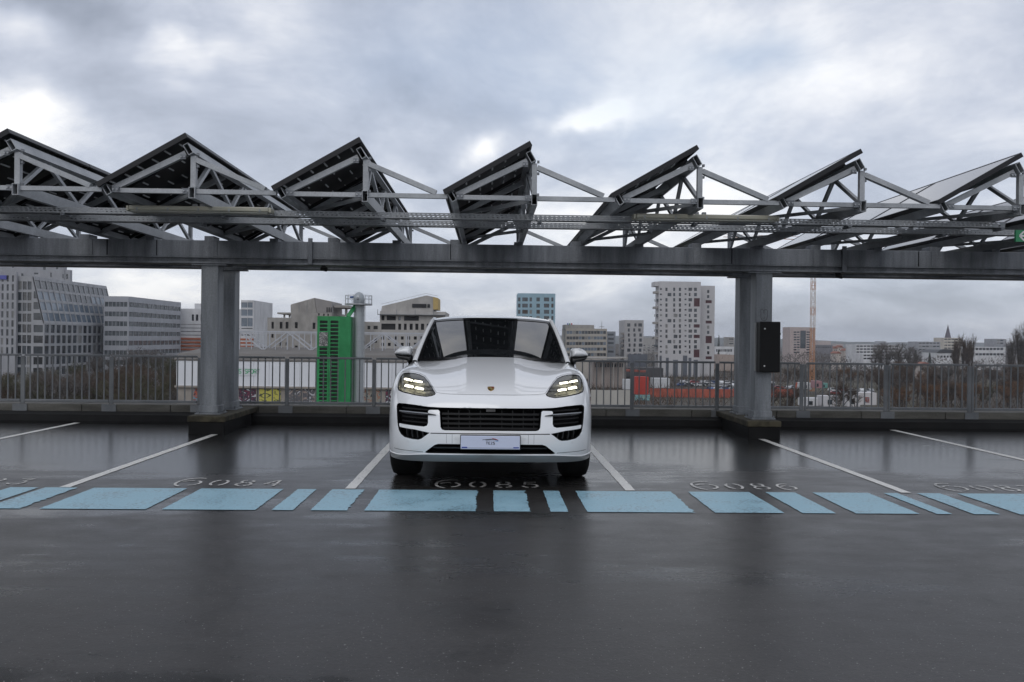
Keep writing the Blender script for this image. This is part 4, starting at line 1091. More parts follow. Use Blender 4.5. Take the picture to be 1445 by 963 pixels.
# --- tall stepped block behind
D = 380; x0, x1 = FX(-30, D), FX(90, D); z1 = FZ(90, 352, D); H = z1 - GZ
fr = pxr(D, x0, GZ, [(17, 374, 20, 378), (61, 374, 64.5, 381), (79, 376, 82, 380), (71, 385, 73, 391.5), (88.2, 387, 89.8, 393), (48, 385, 54, 387.5), (51, 368, 55, 371), (33, 368, 36, 372), (10, 385, 13, 390), (30, 386, 33, 391)])
building('tall_apartment_block', 'tall pale block with few small windows rising behind the glass office', 'building', x0, x1, D, D + 2.2, z1, W_LG, fr, gm=WG)
x2 = FX(97, D); building('apartment_block_annex', 'lower stepped end of the tall pale block behind the glass office', 'building', x1 + .02, x2, D + .4, D + 2.6, FZ(95, 381, D), W_LG, [(.6, FZ(95, 394, D) - GZ, 1.4, FZ(95, 387, D) - GZ)])
# --- glass grid office with a leaning upper facade
D = 250; D2 = 297; xc = FX(62, D); xl = FX(22.5, D); zt = FZ(46, 390, D); zk = FZ(61, 456.5, D); lean = FX(46, D) - FX(62, D)
t = thing('glass_office', 'grid fronted glass office whose upper floors lean outwards, grey tower left of the columns', 'building', (xl, D, GZ))
WGRID = wall('grid_cladding', (.32, .325, .34), .08)
fl = (zt - 1.2 - zk) / 4.0
mb = MB()
nfl = 6
rl = []
for j in range(9):
    zb = zk - GZ + (j - 5) * fl
    for i in range(4):
        w = (xc + lean - xl - .6) / 3.0
        if i < 3: rl.append((.4 + i * w, zb + .38, .4 + i * w + w * .82, zb + fl - .38))
facade(mb, (xl, D, GZ), (1, 0, 0), xc + lean - xl, zt - GZ, [tuple(round(v, 3) for v in r) for r in rl], .3)
for r in rl: pane(t, xl + (r[0] + r[2]) / 2, D + .27, GZ + (r[1] + r[3]) / 2, r[2] - r[0], r[3] - r[1], Vector((1, 0, 0)), WG)
# wedge of front wall under the lean, and lower right facade
mb.quad((xc + lean, D, zk), (xc, D, zk), (xc + lean, D, zt))
wl_ = [(.25, zk - GZ - (j + 1) * fl + .5, -lean - .35, zk - GZ - j * fl - .5) for j in range(5)]
facade(mb, (xc + lean, D, GZ), (1, 0, 0), -lean, zk - GZ, [tuple(round(v, 3) for v in r) for r in wl_], .3)
for r in wl_: pane(t, xc + lean + (r[0] + r[2]) / 2, D + .27, GZ + (r[1] + r[3]) / 2, r[2] - r[0], r[3] - r[1], Vector((1, 0, 0)), WG)
for j in range(4):
    h0 = j / 4.35 + .07; h1 = (j + 1) / 4.35 - .01
    if 1 - h1 > .1: MB().quad((xc + lean + .2, D - .03, zk + (zt - zk) * h0), (xc + lean * h0 - .4, D - .03, zk + (zt - zk) * h0), (xc + lean * h1 - .4, D - .03, zk + (zt - zk) * h1), (xc + lean + .2, D - .03, zk + (zt - zk) * h1)).build('window', WG, t)
L2 = D2 - D; n2 = 14; rr_ = []
for j in range(5):
    zb = zk - GZ - (j + 1) * fl
    for i in range(n2): a = L2 * i / n2; rr_.append((a + L2 / n2 * .14, zb + .38, a + L2 / n2 * .86, zb + fl - .38))
facade(mb, (xc, D, GZ), (0, 1, 0), L2, zk - GZ, [tuple(round(v, 3) for v in r) for r in rr_], .35)
for r in rr_: pane(t, xc - .32, D + (r[0] + r[2]) / 2, GZ + (r[1] + r[3]) / 2, r[2] - r[0], r[3] - r[1], Vector((0, 1, 0)), WG)
def SL(a, h, off=0.0):   # a along, h 0..1 up the leaning facade
    return Vector((xc + lean * h - off, D + a, zk + (zt - zk) * h))
for j in range(5):
    h0 = j / 4.35; h1 = h0 + .055
    if h1 > 1: h1 = 1
    mb.quad(SL(0, h0), SL(L2, h0), SL(L2, h1), SL(0, h1))
mb.quad(SL(0, .975), SL(L2, .975), SL(L2, 1.0), SL(0, 1.0)); mb.quad(SL(0, 1, 0), SL(L2, 1, 0), SL(L2, 1, 22), SL(0, 1, 22))
mb.quad((xl, D2, GZ), (xl, D2, zt), (xc + lean, D2, zt), (xc, D2, zk), (xc, D2, GZ))
for i in range(n2 + 1):
    a = L2 * i / n2; w = .42
    a0, a1 = max(0, a - w / 2), min(L2, a + w / 2)
    mb.quad(SL(a0, 0, -.08), SL(a1, 0, -.08), SL(a1, .985, -.08), SL(a0, .985, -.08)); mb.quad(SL(a0, 0, -.08), SL(a0, .985, -.08), SL(a0, .985, .3), SL(a0, 0, .3)); mb.quad(SL(a1, 0, .3), SL(a1, .985, .3), SL(a1, .985, -.08), SL(a1, 0, -.08))
mb.build('wall', WGRID, t)
for j in range(4):
    h0 = j / 4.35 + .055; h1 = (j + 1) / 4.35
    if j == 3: h1 = .975
    for i in range(n2):
        a0 = L2 * i / n2 + .27; a1 = L2 * (i + 1) / n2 - .27
        dark = (j == 3) or (j == 2 and 5 <= i <= 9)
        MB().quad(SL(a0, h0, .15), SL(a1, h0, .15), SL(a1, h1, .15), SL(a0, h1, .15)).build('window', WG if dark else WGB, t)
# --- banded grey office
D = 280; D2 = 327; xr = FX(181, D); xl = FX(146, D); z1 = FZ(165, 418.3, D); H = z1 - GZ
fr, rt = [], []
fh = 13.5 / FPX * D
for j in range(8):
    zt_ = H - 1.9 - j * fh
    if zt_ - 1.5 < 1: break
    for i in range(6): w = (xr - xl - .6) / 6; fr.append((.3 + i * w, zt_ - 1.6, .3 + (i + 1) * w - .12, zt_))
    for i in range(12): w = (D2 - D - .8) / 12; rt.append((.4 + i * w, zt_ - 1.6, .4 + (i + 1) * w - .12, zt_))
building('banded_office', 'low grey office with long horizontal window bands left of the left columns', 'building', xl, xr, D, D2, z1, wall('metal_cladding', (.36, .37, .40), .07), fr, rt, gm=varied('band_glass', (.05, .06, .065), (.15, .165, .175), .4, .15, spec=.8))
# --- white and orange striped block behind the left columns
D = 330; x0, x1 = FX(249, D), FX(340, D); z1 = FZ(280, 436, D)
stripes = []
for k in range(4): y = 457.5 + k * 5; stripes.append((252, y, 338, y + 1.9))
t = building('striped_block', 'white block with thin dark bands and an orange striped base behind the left columns', 'building', x0, x1, D, D + 30, z1, W_WH,
         pxr(D, x0, GZ, [(270.5, 444, 273.6, 453), (276.3, 444, 279.8, 453), (283, 444, 286, 453), (310, 444, 314, 453)] + stripes))
ORG_ = wall('orange_cladding', (.36, .11, .05), .1)
for k in range(4):
    zz = FZ(290, 477.2 + k * 5, D); MB().box(x0 - .3, FX(358, D), D - .6, D - .02, zz - .75, zz).build('orange_band', ORG_, t)
zz = FZ(277, 428, D); MB().box(FX(269, D), FX(300, D), D + 4, D + 12, z1 - .6, zz).build('roof_hut', W_WH, t)
x2 = FX(358, D); zc_ = FZ(350, 424, D)
building('glazed_corner_block', 'pale office corner with blue glazed bands just right of the left columns', 'building', x1 + .02, x2, D - .5, D + 28, zc_, W_WH,
         pxr(D, x1 + .02, GZ, [(341, 427, 349.5, 434.5, WGB), (350, 427, 357, 434.5, WGB), (341, 437, 349.5, 446, WGB), (350, 437, 357, 446, WGB), (341, 449, 349.5, 461, WGB), (350, 449, 357, 461, WGB), (341, 463, 357, 464.6), (341, 467.6, 357, 469.3), (341, 472, 357, 474)]))
# --- unfinished concrete block with a peaked top
D = 210
def prism(mb, pts, y0, y1):
    n = len(pts); b = len(mb.v); mb.v += [(x, y0, z) for x, z in pts] + [(x, y1, z) for x, z in pts]
    mb.f.append(tuple(b + i for i in range(n))); mb.f.append(tuple(b + n + i for i in range(n))[::-1]); mb.mi += [0, 0]
    for i in range(n): j = (i + 1) % n; mb.f.append((b + j, b + i, b + n + i, b + n + j)); mb.mi.append(0)
def pp(pts, D): return [(at(x, y, D).x, at(x, y, D).z) for x, y in pts]
x0, x1 = FX(375.6, D), FX(410, D)
t = building('concrete_wing', 'low unfinished concrete wing with empty window holes left of the peaked one', 'building', x0, x1, D + 1, D + 18, FZ(390, 448.4, D), W_GR,
         pxr(D + 1, x0, GZ, [(383, 454.5, 386.3, 464), (394.6, 454.5, 398.5, 464), (403, 454.5, 407, 464), (383, 471.5, 386, 477), (394.5, 481, 397.5, 488.5), (403, 483, 405.5, 488)]), gm=WGD, depth=.6)
MB().box(FX(388, D), FX(410.5, D), D + 2, D + 14, FZ(395, 443.2, D), FZ(395, 440.8, D)).build('roof_slab', W_GR, t)
for px in (396.5, 404): MB().box(FX(px, D) - .2, FX(px, D) + .2, D + 3, D + 3.4, FZ(395, 448, D), FZ(395, 443.3, D)).build('slab_post', W_GR, t)
x0, x1 = x1 + .02, FX(468, D)
t = building('peaked_concrete_block', 'unfinished grey concrete block with a peaked sloping top behind the truss walkway', 'building', x0, x1, D, D + 20, FZ(430, 441, D), W_GR,
         pxr(D, x0, GZ, [(416, 454.8, 420, 463.6), (441, 455.6, 445, 464.6), (437, 482, 440, 485), (416, 488, 420, 494), (449, 442.3, 451, 445.5), (456, 443, 458, 446), (462, 443, 464, 446)]), gm=WGD, depth=.6, parapet=.02)
mb = MB(); prism(mb, pp([(410.2, 440.9), (446.5, 441.0), (443.6, 420.6), (410.2, 430)], D), D + .01, D + 15); mb.build('sloped_top', W_GR, t)
mb = MB(); prism(mb, pp([(446.8, 441.0), (468, 441.3), (467.5, 425.6), (443.9, 420.6)], D), D + .1, D + 15.1); mb.build('sloped_top', wall('concrete_facet', (.27, .255, .245), .1), t)
for px in (461, 464, 467): MB().box(FX(px, D) - .12, FX(px, D) + .12, D - .1, D + .09, FZ(px, 441, D), FZ(px, 434, D)).build('slot', WGD, t)
for px, ya, yb in ((421.5, 427.5, 441), (432.8, 424, 441)): MB().box(FX(px, D) - .05, FX(px, D) + .05, D - .03, D + .009, FZ(px, yb, D), FZ(px, ya, D)).build('panel_joint', STEEL_DK, t)
MB().box(FX(469, D), FX(489, D), D + 2, D + 14, FZ(480, 434, D), FZ(480, 430.6, D)).build('roof_slab', W_GR, t)
for px in (474, 484): MB().box(FX(px, D) - .3, FX(px, D) + .3, D + 4, D + 4.6, FZ(480, 445, D), FZ(480, 434.1, D)).build('slab_post', W_GR, t)
D = 225; x0, x1 = FX(468.2, D), FX(536, D)
building('pale_link_building', 'low pale concrete building between the peaked block and the gabled one', 'building', x0, x1, D, D + 15, FZ(515, 454.3, D), W_GR2,
         pxr(D, x0, GZ, [(509.8, 460, 514, 465), (518.5, 460, 522.5, 465), (527, 460, 533, 465), (509.8, 479, 514, 484), (527, 478, 532, 484), (518.5, 486, 522, 491)]), gm=WGD)
# --- gabled concrete block
D = 200; x0, x1 = FX(535.6, D), FX(628, D)
wl = [(538, 445.5, 542.4, 452.4), (545.6, 445.5, 558.6, 452.4), (562, 446.5, 565.6, 452.4, WGB), (570, 446, 591, 453), (538, 456.8, 558, 465.6), (562, 457, 566, 465.6), (570, 457, 573.8, 465.8), (578, 457, 582.3, 465.8), (586, 457, 590.3, 465.8), (594, 457, 598.5, 465.8), (602, 457, 606, 465.8), (611, 457, 615, 465.8)]
for r_ in (475.0, 484): wl += [(538 + k * 9.2, r_, 542 + k * 9.2, r_ + 4.6) for k in range(8)]
t = building('gabled_concrete_block', 'unfinished concrete block with long dark openings and a pitched top left of the car', 'building', x0, x1, D, D + 20, FZ(580, 439.6, D), W_GR2, pxr(D, x0, GZ, wl), gm=WGD, depth=.7, parapet=.02)
mb = MB(); prism(mb, pp([(537.5, 439.4), (611, 439.8), (611, 419), (601.6, 417), (538.7, 432.2)], D), D + .4, D + 14); mb.build('gable', W_GR2, t)
MB().box(FX(581, D), FX(601, D), D + .2, D + .39, FZ(590, 434.3, D), FZ(590, 429, D)).build('dark_slot', WGD, t)
MB().box(FX(602.5, D), FX(606, D), D + .2, D + .39, FZ(604, 434.3, D), FZ(604, 429.4, D)).build('dark_slot', WGD, t)
mb = MB(); prism(mb, pp([(611.2, 437), (618, 437), (618, 420.8), (611.2, 419)], D), D + .3, D + 10); mb.build('yellow_panel', wall('insulation_yellow', (.45, .33, .13), .1), t)
MB().box(FX(533, D), FX(629, D), D - 1.2, D - .02, FZ(580, 445, D), FZ(580, 444.2, D)).build('scaffold_deck', STEEL_DK, t)
for px in (533.5, 560, 586, 612): MB().box(FX(px, D) - .06, FX(px, D) + .06, D - 1.2, D - 1.1, FZ(px, 445, D), FZ(px, 437, D)).build('scaffold_post', STEEL_DK, t)
pa_, pb_, pc_ = at(538, 429.5, D), at(601, 414.4, D), at(618, 418, D)
mb = MB(); mb.bar(pa_, pb_, .07, .07); mb.bar(pb_, pc_, .07, .07); mb.build('edge_rail', STEEL, t, kind='stuff')
# --- blue tower behind the car's roof
D = 390; x0, x1 = FX(730, D), FX(783, D); z1 = FZ(755, 414.3, D)
wl = []
for k in range(9):
    y = 420.0 + k * 8.75
    for a, b in ((731, 734.4), (737, 744.8), (747.3, 750.6), (757, 761.8), (767.6, 775), (778, 781)):
        wl.append((a, y, b, y + 5.6, rw.choice((WG, WBRN, WG))))
building('blue_tower', 'pale blue apartment tower with dark square windows rising behind the car roof', 'building', x0, x1, D, D + 18, z1, wall('blue_render', (.27, .40, .47), .06), pxr(D, x0, GZ, wl), grid(1, 17, 3, z1 - GZ - 36, z1 - GZ - 1.2, 12, .45, .6), parapet=.8)
# --- long office right of the windscreen
D = 400; x0, x1 = FX(798, D), FX(856.5, D); z1 = FZ(830, 464, D)
wl = []
for k in range(5):
    y = 467.2 + k * 7.85; n = 13
    for i in range(n): a = 799.5 + i * 56 / n; wl.append((a, y, a + 56 / n - .45, y + 4.3, rw.choice((WG, WG, WGB))))
t = building('long_office', 'long beige office with horizontal window bands just right of the windscreen', 'building', x0, x1, D, D + 20, z1, wall('beige_concrete', (.37, .34, .30), .08), pxr(D, x0, GZ, wl))
MB().box(FX(797, D), FX(839, D), D + 2, D + 14, z1 - .5, FZ(820, 458.6, D)).build('penthouse', W_GR, t)
for k, c in enumerate(((.03, .07, .30), (.03, .22, .12), (.45, .04, .04))):
    a = 800.6 + k * 2.7; MB().box(FX(a, D), FX(a + 1.7, D), D + 1.5, D + 1.9, FZ(a, 458.5, D), FZ(a, 456.2, D)).build('roof_sign', mat('sign_%d' % k, c, .5), t)
m0 = at(851.5, 462, D); MB().box(m0.x - .12, m0.x + .12, D + 6, D + 6.2, z1 - .5, FZ(851, 453, D)).build('mast', STEEL, t)
MB().box(FX(848, D), FX(855, D), D + 6, D + 6.5, FZ(851, 461.6, D), FZ(851, 460.7, D)).build('mast_arm', STEEL, t)
D = 420; x0, x1 = FX(857, D), FX(868.5, D)
building('slate_office', 'narrow slate grey office adjoining the long beige one', 'building', x0, x1, D, D + 20, FZ(862, 468, D), wall('slate_cladding', (.22, .235, .26), .08), pxr(D, x0, GZ, [(858, 471 + k * 6, 866, 474 + k * 6) for k in range(5)]))
D = 520; x0 = FX(868.7, D); building('dark_roofed_shed', 'low dark roofed building between the slate office and the small tower', 'building', x0, FX(881, D), D, D + 20, FZ(874, 486, D), wall('shed_grey', (.18, .17, .165)), pxr(D, x0, GZ, [(870 + 2 * k, 499, 871.2 + 2 * k, 502) for k in range(5)]))
# --- small grey tower
D = 425; x0, x1 = FX(881, D), FX(908, D); wl = []
for k in range(7):
    y = 456.6 + k * 7.1
    for c in ((886.4, 889.2), (894, 897), (901, 904.6)):
        s_ = rw.choice((-.5, 0, .6, 1.2)); w_ = rw.choice((0, 0, 1.6)); wl.append((c[0] + s_ - w_ / 2, y, c[1] + s_ + w_ / 2, y + 4.6))
wl2 = grid(1, 17, 4, FZ(915, 502, D) - GZ, FZ(915, 454, D) - GZ, 7, .30, .62)
t = building('small_grey_tower', 'shorter light grey apartment tower just left of the tall white one', 'building', x0, x1, D, D + 18, FZ(895, 452, D), wall('grey_render', (.37, .36, .36), .05), pxr(D, x0, GZ, wl), wl2)
for k in range(4): zz = FZ(880, 470 + k * 7, D); MB().box(x0 - 1.4, x0 - .02, D + 1, D + 4, zz - .9, zz + .1).build('balcony', W_GR, t)
MB().box(FX(886, D), FX(913, D), D - 1.5, D - .02, GZ, FZ(895, 500, D)).build('dark_base', wall('slate_base', (.10, .11, .13)), t)
# --- tall white tower
D = 433; x0, x1 = FX(929, D), FX(988, D); wl = []
for k in range(13):
    y = 406.2 + k * 7.38
    wl.append((931.2, y + .8, 934, y + 3.2))
    wide = rw.random() < .3
    wl.append((939, y, 942, y + 4.8) if not wide else (942, y, 947.4, y + 4.8))
    wl.append((950, y, 952.8, y + 4.8) if rw.random() < .7 else (950.6, y, 956, y + 4.8))
    wl.append((958, y, 961, y + 4.8)); wl.append((966, y + .6, 968.8, y + 2.9))
    wl.append((971.5, y, 976.6, y + 4.6) if rw.random() < .6 else (972, y, 974.4, y + 4.8))
    if k in (2, 3): 
        if k == 2: wl.append((979.3, y, 987.4, y + 12, WRED))
    elif k in (7, 9): wl.append((979, y, 987.4, y + 4.8, WRED))
    elif k == 12: wl.append((979, y - 1.4, 987.0, y + 10, WRED))
    else: wl.append((979.4, y, 983.4, y + 4.8))
wr = grid(.5, 9, 2, FZ(990, 504, D) - GZ, FZ(990, 404, D) - GZ, 13, .45, .6)
W_TW = wall('white_tower_render', (.47, .46, .465), .035)
t = building('white_tower', 'tall white apartment tower with scattered dark windows right of the car', 'building', x0, x1, D, D + 9, FZ(960, 397.6, D), W_TW, pxr(D, x0, GZ, wl), wr, parapet=.8)
zz = FZ(926, 397.6, D); MB().box(FX(923, D), x0 - .02, D + .3, D + 9, zz - 2.4, zz).build('roof_overhang', W_TW, t)
for k in range(9):
    zz = FZ(926, 411 + k * 10.8, D)
    MB().box(FX(923.4 + (k % 2) * 2.4, D), x0 - .02, D + 1, D + 6, zz - 1.2, zz).build('balcony', WG if k % 2 else W_GR, t)
for k, (a, b, h_) in enumerate(((931, 934, 10), (940, 944, 12), (950, 957, 16), (964, 970, 9), (972, 976, 14), (979, 985, 8))):
    MB().box(FX(a, D), FX(b, D), D - .15, D - .01, GZ, FZ(a, 502 + (k % 3) * 3, D)).build('grey_base_panel', wall('slate_base', (.10, .11, .13)), t)
x2, x3 = x1 + .03, FX(1008, D + 8); wl = []
for k in range(14):
    y = 409.5 + k * 7.2
    if k in (2, 6, 13): wl.append((995.8, y, 1004.4, y + 4.2, WRED))
    elif k == 9: wl.append((995.8, y, 1004.4, y + 10.4, WRED))
    elif k != 10: wl.append((997.8, y, 1001, y + 4.4))
t = building('white_tower_wing', 'narrower stepped wing at the right side of the tall white tower', 'building', x2 + .5, x3, D + 8, D + 24, FZ(1000, 403.5, D + 8), W_TW, pxr(D + 8, x2 + .5, GZ, wl), grid(1, 15, 4, 16, FZ(1000, 404, D + 8) - GZ, 14, .35, .55))
# --- smaller buildings towards the right
def simple(name, label, D, a, b, top, wm, rects=(), deep=18, gm=None, group=None):
    x0, x1 = FX(a, D), FX(b, D)
    return building(name, label, 'building', x0, x1, D, D + deep, FZ((a + b) / 2, top, D), wm, pxr(D, x0, GZ, rects), (), gm=gm, group=group)
PINK = wall('pink_brick', (.40, .33, .31), .08)
simple('white_school_building', 'low white building with a row of dark windows beside the white tower', 640, 1009.5, 1036, 489.6, W_WH, [(1010.5 + 2.1 * k, 493, 1012 + 2.1 * k, 496.6) for k in range(11)])
simple('balcony_block', 'small banded block peeping out left of the right columns', 800, 1028.5, 1036, 476, W_GR, [(1029, 478 + 3.2 * k, 1035, 479.6 + 3.2 * k) for k in range(3)])
simple('beige_low_building', 'low beige pink building beside the right columns', 520, 1015, 1036, 501, wall('beige_pink', (.36, .29, .25)))
wl = []
for k in range(9): wl += [(1120, 468 + k * 3.55, 1124, 470 + k * 3.55), (1124.6, 468 + k * 3.55, 1128.4, 470 + k * 3.55), (1138, 468 + k * 3.55, 1143.6, 470 + k * 3.55)]
wl.append((1129.4, 466.8, 1137, 492, WG))
simple('brick_apartment_block', 'pinkish apartment slab with a dark stair strip right of the black box', 700, 1114.8, 1149.5, 462, PINK, wl)
simple('dark_flat_block', 'long dark flat roofed block right of the crane mast', 760, 1150.5, 1175, 487, wall('dark_facade', (.17, .165, .18)), [(1151.5 + k * 2.4, 489.4, 1153.2 + k * 2.4, 491) for k in range(9)])
RED = wall('red_roof', (.22, .085, .055), .1)
for i, (a, b, y, D) in enumerate(((1176, 1182, 489, 780), (1183, 1190, 487.5, 830), (1192, 1199, 492, 690), (1180, 1187, 496, 560), (1199, 1206, 489, 800), (1300, 1312, 511, 430))):
    lab = ('small pale house with red roof first right of the dark flat block', 'red roofed pale house farther back, second right of the dark flat block', 'pale gabled house nearer than its red roofed neighbours', 'pale house with red roof low among the bare trees', 'red roofed house just left of the long white block', 'pink gabled house just below the railing, left of the steeple')[i]
    x0, x1 = FX(a, D), FX(b, D); zt = FZ(a, y + 3.2, D)
    t = building('house', lab, 'house', x0, x1, D, D + 9, zt, wall('house_render', (.45, .40, .36)), pxr(D, x0, GZ, [(a + 1, y + 4.6, a + 2.2, y + 6.4), (b - 2.4, y + 4.6, b - 1.2, y + 6.4)]), parapet=.02, group='houses with red roofs beyond the yard')
    mb = MB(); zr = FZ(a, y, D); prism(mb, [(x0 - .5, zt + .02), (x1 + .5, zt + .02), ((x0 + x1) / 2, zr)], D - .4, D + 9.4); mb.build('roof', RED, t)
def bands(name, label, D, a, b, y0, n, per, wm, hh=.5):
    wl = []
    for k in range(n):
        for q in range(int((b - a) / 5)): wl.append((a + .6 + q * 5, y0 + 1.2 + k * per, a + 5.2 + q * 5 - .4, y0 + 1.2 + k * per + per * hh))
    return simple(name, label, D, a, b, y0, wm, wl)
bands('long_white_block', 'long white block with dark window bands seen through bare treetops', 620, 1208, 1272, 486.5, 3, 4.2, W_WH)
bands('white_terrace_block', 'lower white terraced block standing in front of the long white one', 560, 1218, 1290, 499.5, 2, 4.4, W_WH)
bands('grey_hospital_block', 'pale grey stepped block left of the church steeple', 700, 1296, 1327, 482.5, 4, 4.6, W_LG, .35)
bands('cream_block', 'cream block with rows of windows directly under the steeple', 760, 1332, 1357, 477, 4, 4.2, wall('cream_render', (.50, .46, .40)), .4)
t = simple('round_fronted_hall', 'low white hall with a dark curved roof in front of the cream block', 520, 1321.5, 1349, 498, W_WH, [(1323 + k * 4.3, 502, 1326 + k * 4.3, 505) for k in range(6)])
D = 520; mb = MB(); prism(mb, pp([(1321, 498.2), (1349.5, 498.6), (1347, 495), (1341, 493.2), (1333, 492.8), (1326, 494)], D), D - .5, D + 18); mb.build('curved_roof', mat('dark_roof', (.04, .042, .046), .5), t)
t = bands('white_arched_block', 'white block with a row of square windows at the right side of the skyline', 600, 1376, 1419, 490, 2, 7.5, W_WH, .42)
bands('grey_annex_block', 'small grey block standing behind the white one near the right edge', 720, 1406, 1420, 478.5, 2, 4, W_LG)
bands('pale_edge_block', 'pale low block at the far right edge of the skyline', 650, 1420, 1475, 487, 3, 5, W_LG, .4)
D = 1500
cs = at(1339.6, 458, D); cb = at(1339.6, 479, D)
t = thing('church_steeple', 'slender dark church steeple standing above the skyline at right', 'steeple', (cs.x, D, GZ))
w = 3.4 / FPX * D
MB().box(cs.x - w, cs.x + w, D, D + 2 * w, GZ, cb.z).build('tower', wall('steeple_stone', (.20, .17, .16)), t)
mb = MB(); b = [(cs.x - w, D, cb.z), (cs.x + w, D, cb.z), (cs.x + w, D + 2 * w, cb.z), (cs.x - w, D + 2 * w, cb.z)]
for i in range(4): mb.quad(b[i], b[(i + 1) % 4], (cs.x, D + w, cs.z))
mb.build('spire', mat('slate_spire', (.06, .035, .05), .7), t)
for px in (740, 780, 850, 905, 1045, 1180, 1240, 1310, 1365, 1400, 1432, 120, 235, 360, 500, 1290, 1205, 1155):
    D = rw.uniform(1100, 2000); a = FX(px, D); w = rw.uniform(12, 30)
    building('distant_block', 'tiny pale block far off on the hazy skyline', 'building', a, a + w, D, D + 20, GZ + rw.uniform(14, 26), rw.choice((W_WH, W_LG, W_GR, PINK)), grid(1, w - 1, 4, 3, 13, 3, .5, .4), group='tiny far blocks on the skyline')

# ------------------------------------------------------------ low hall with white panels, graffiti wall, walkway
D = 72
hx0, hx1 = FX(250, D), FX(640, D); zt = FZ(400, 510.5, D); zb = FZ(400, 545.5, D); zr = FZ(400, 500.5, D)
t = thing('industrial_hall', 'long low hall with white panels, brown roof edge and a graffiti covered base', 'building', (hx0, D, GZ))
ROOFB = wall('brown_roof_edge', (.13, .12, .11), .15); BEIGE = wall('beige_concrete_base', (.30, .27, .24), .12, 1.2)
mb = MB(); pr = [(D - .16, zt), (D - .16, zt + .12), (D + 1.0, zr), (D + 9, zr + .5), (D + 24, zr), (D + 24, zt)]; n = len(pr); mb.v += [(hx0 - .2, y, z) for y, z in pr] + [(hx1, y, z) for y, z in pr]
for i in range(n): mb.f.append((i, (i + 1) % n, n + (i + 1) % n, n + i)); mb.mi.append(0)
mb.f += [tuple(range(n))[::-1], tuple(n + i for i in range(n))]; mb.mi += [0, 0]
mb.build('roof', ROOFB, t)
PANW = wall('white_panel', (.70, .715, .75), .03)
pw_ = (hx1 - hx0) / 18
for i in range(18): MB().box(hx0 + i * pw_ + .012, hx0 + (i + 1) * pw_ - .012, D - .12, D, zb, zt - .003).build('wall_panel', PANW, t)
MB().box(hx0, hx1, D + .01, D + 23.5, GZ, zt - .003).build('wall', BEIGE, t)
MB().box(hx0 - .1, hx1, D - .25, D - .01, zb - .16, zb - .003).build('ledge', BEIGE, t)
def graf(name, c0, c1, c2, sc, seed):
    m_ = mat(name, c0, .7); tt = NT(m_); p = tt.coord((1, 1, 1.3)); mp = tt.new('ShaderNodeVectorMath', operation='ADD'); tt.L.new(p, mp.inputs[0]); mp.inputs[1].default_value = (seed, 0, seed * .7)
    a = tt.noise(mp.outputs[0], sc, 3, .6, 1.8)
    c = tt.ramp(a, [(.40, c0), (.44, c1), (.54, c1), (.57, c2), (.64, c2), (.67, c0)], 'LINEAR'); tt.L.new(c, tt.b.inputs['Base Color']); return m_
GR1 = graf('graffiti_white', (.50, .50, .53), (.04, .03, .05), (.16, .03, .06), 1.7, 3.0); GR2 = graf('graffiti_yellow', (.46, .42, .07), (.50, .46, .10), (.06, .07, .04), 1.1, 7.3); GR3 = graf('graffiti_grey', (.45, .45, .47), (.10, .10, .11), (.30, .24, .21), 1.2, 12.0); GR4 = graf('graffiti_dark', (.03, .03, .035), (.25, .25, .22), (.30, .12, .07), 2.0, 17.0); GR5 = graf('graffiti_blue', (.05, .06, .08), (.14, .36, .42), (.36, .42, .30), 1.6, 5.0); GR6 = graf('graffiti_mixed', (.05, .04, .06), (.36, .09, .05), (.10, .25, .32), 1.7, 21.0)
for a, b, m_ in ((338, 362, GR1), (367, 397, GR2), (407, 425, GR3), (428, 445, GR3), (509, 538, GR4), (274, 284, GR6), (545, 580, GR1)):
    MB().box(FX(a, D), FX(b, D), D - .03, D + .005, FZ(a, 572, D), FZ(a, 549, D)).build('graffiti', m_, t)
sx = FX(333, D); MB().box(sx, FX(362, D), D - .16, D - .125, FZ(345, 530.5, D), FZ(345, 518.8, D)).build('sign_board', wall('sign_white', (.62, .64, .66), .02), t)
letters('NS SPORT', FX(334, D), FZ(345, 527, D), .20, .34, .06, .07, D - .165, 'sign_letter', mat('letter_green', (.10, .38, .20), .5), t)
# flat roofed truss walkway above the hall
t = thing('truss_walkway', 'light grey steel truss walkway running above the white panelled hall', 'walkway', (FX(338, 78), 78, GZ))
TR = varied('painted_truss', (.36, .375, .41), (.44, .455, .49), .8, .5)
D = 78; xa, xb = FX(338, D), FX(640, D); zu = FZ(480, 469.5, D); zl = FZ(480, 496, D)
npan = 9; pw_ = (xb - xa) / npan
for y in (D, D + 2.2):
    for z, h_ in ((zu, .13), (zl, .16), (zu - .16, .05)): MB().box(xa, xb, y - .06, y + .06, z - h_ / 2, z + h_ / 2).build('chord', TR, t)
    for i in range(npan + 1):
        x = xa + i * pw_; MB().box(x - .05, x + .05, y - .05, y + .05, zl + .085, zu - .07).build('upright', TR, t)
        if i < npan:
            MB().bar((x + .05, y - .062, zl + .06) if i % 2 else (x + .05, y - .062, zu - .05), (x + pw_ - .05, y - .062, zu - .05) if i % 2 else (x + pw_ - .05, y - .062, zl + .06), .11, .10).build('diagonal', TR, t)
            MB().box(x + pw_ / 2 - .03, x + pw_ / 2 + .03, y - .03, y + .03, zl + .085, zu - .07).build('upright', TR, t)
MB().box(xa, xb, D + .07, D + 2.13, zl - .10, zl - .02).build('deck_slab', W_GR, t)
for i in range(0, npan + 1, 3): x = xa + i * pw_; MB().box(x - .15, x + .15, D + .8, D + 1.2, GZ, zl - .11).build('pier', W_GR, t)
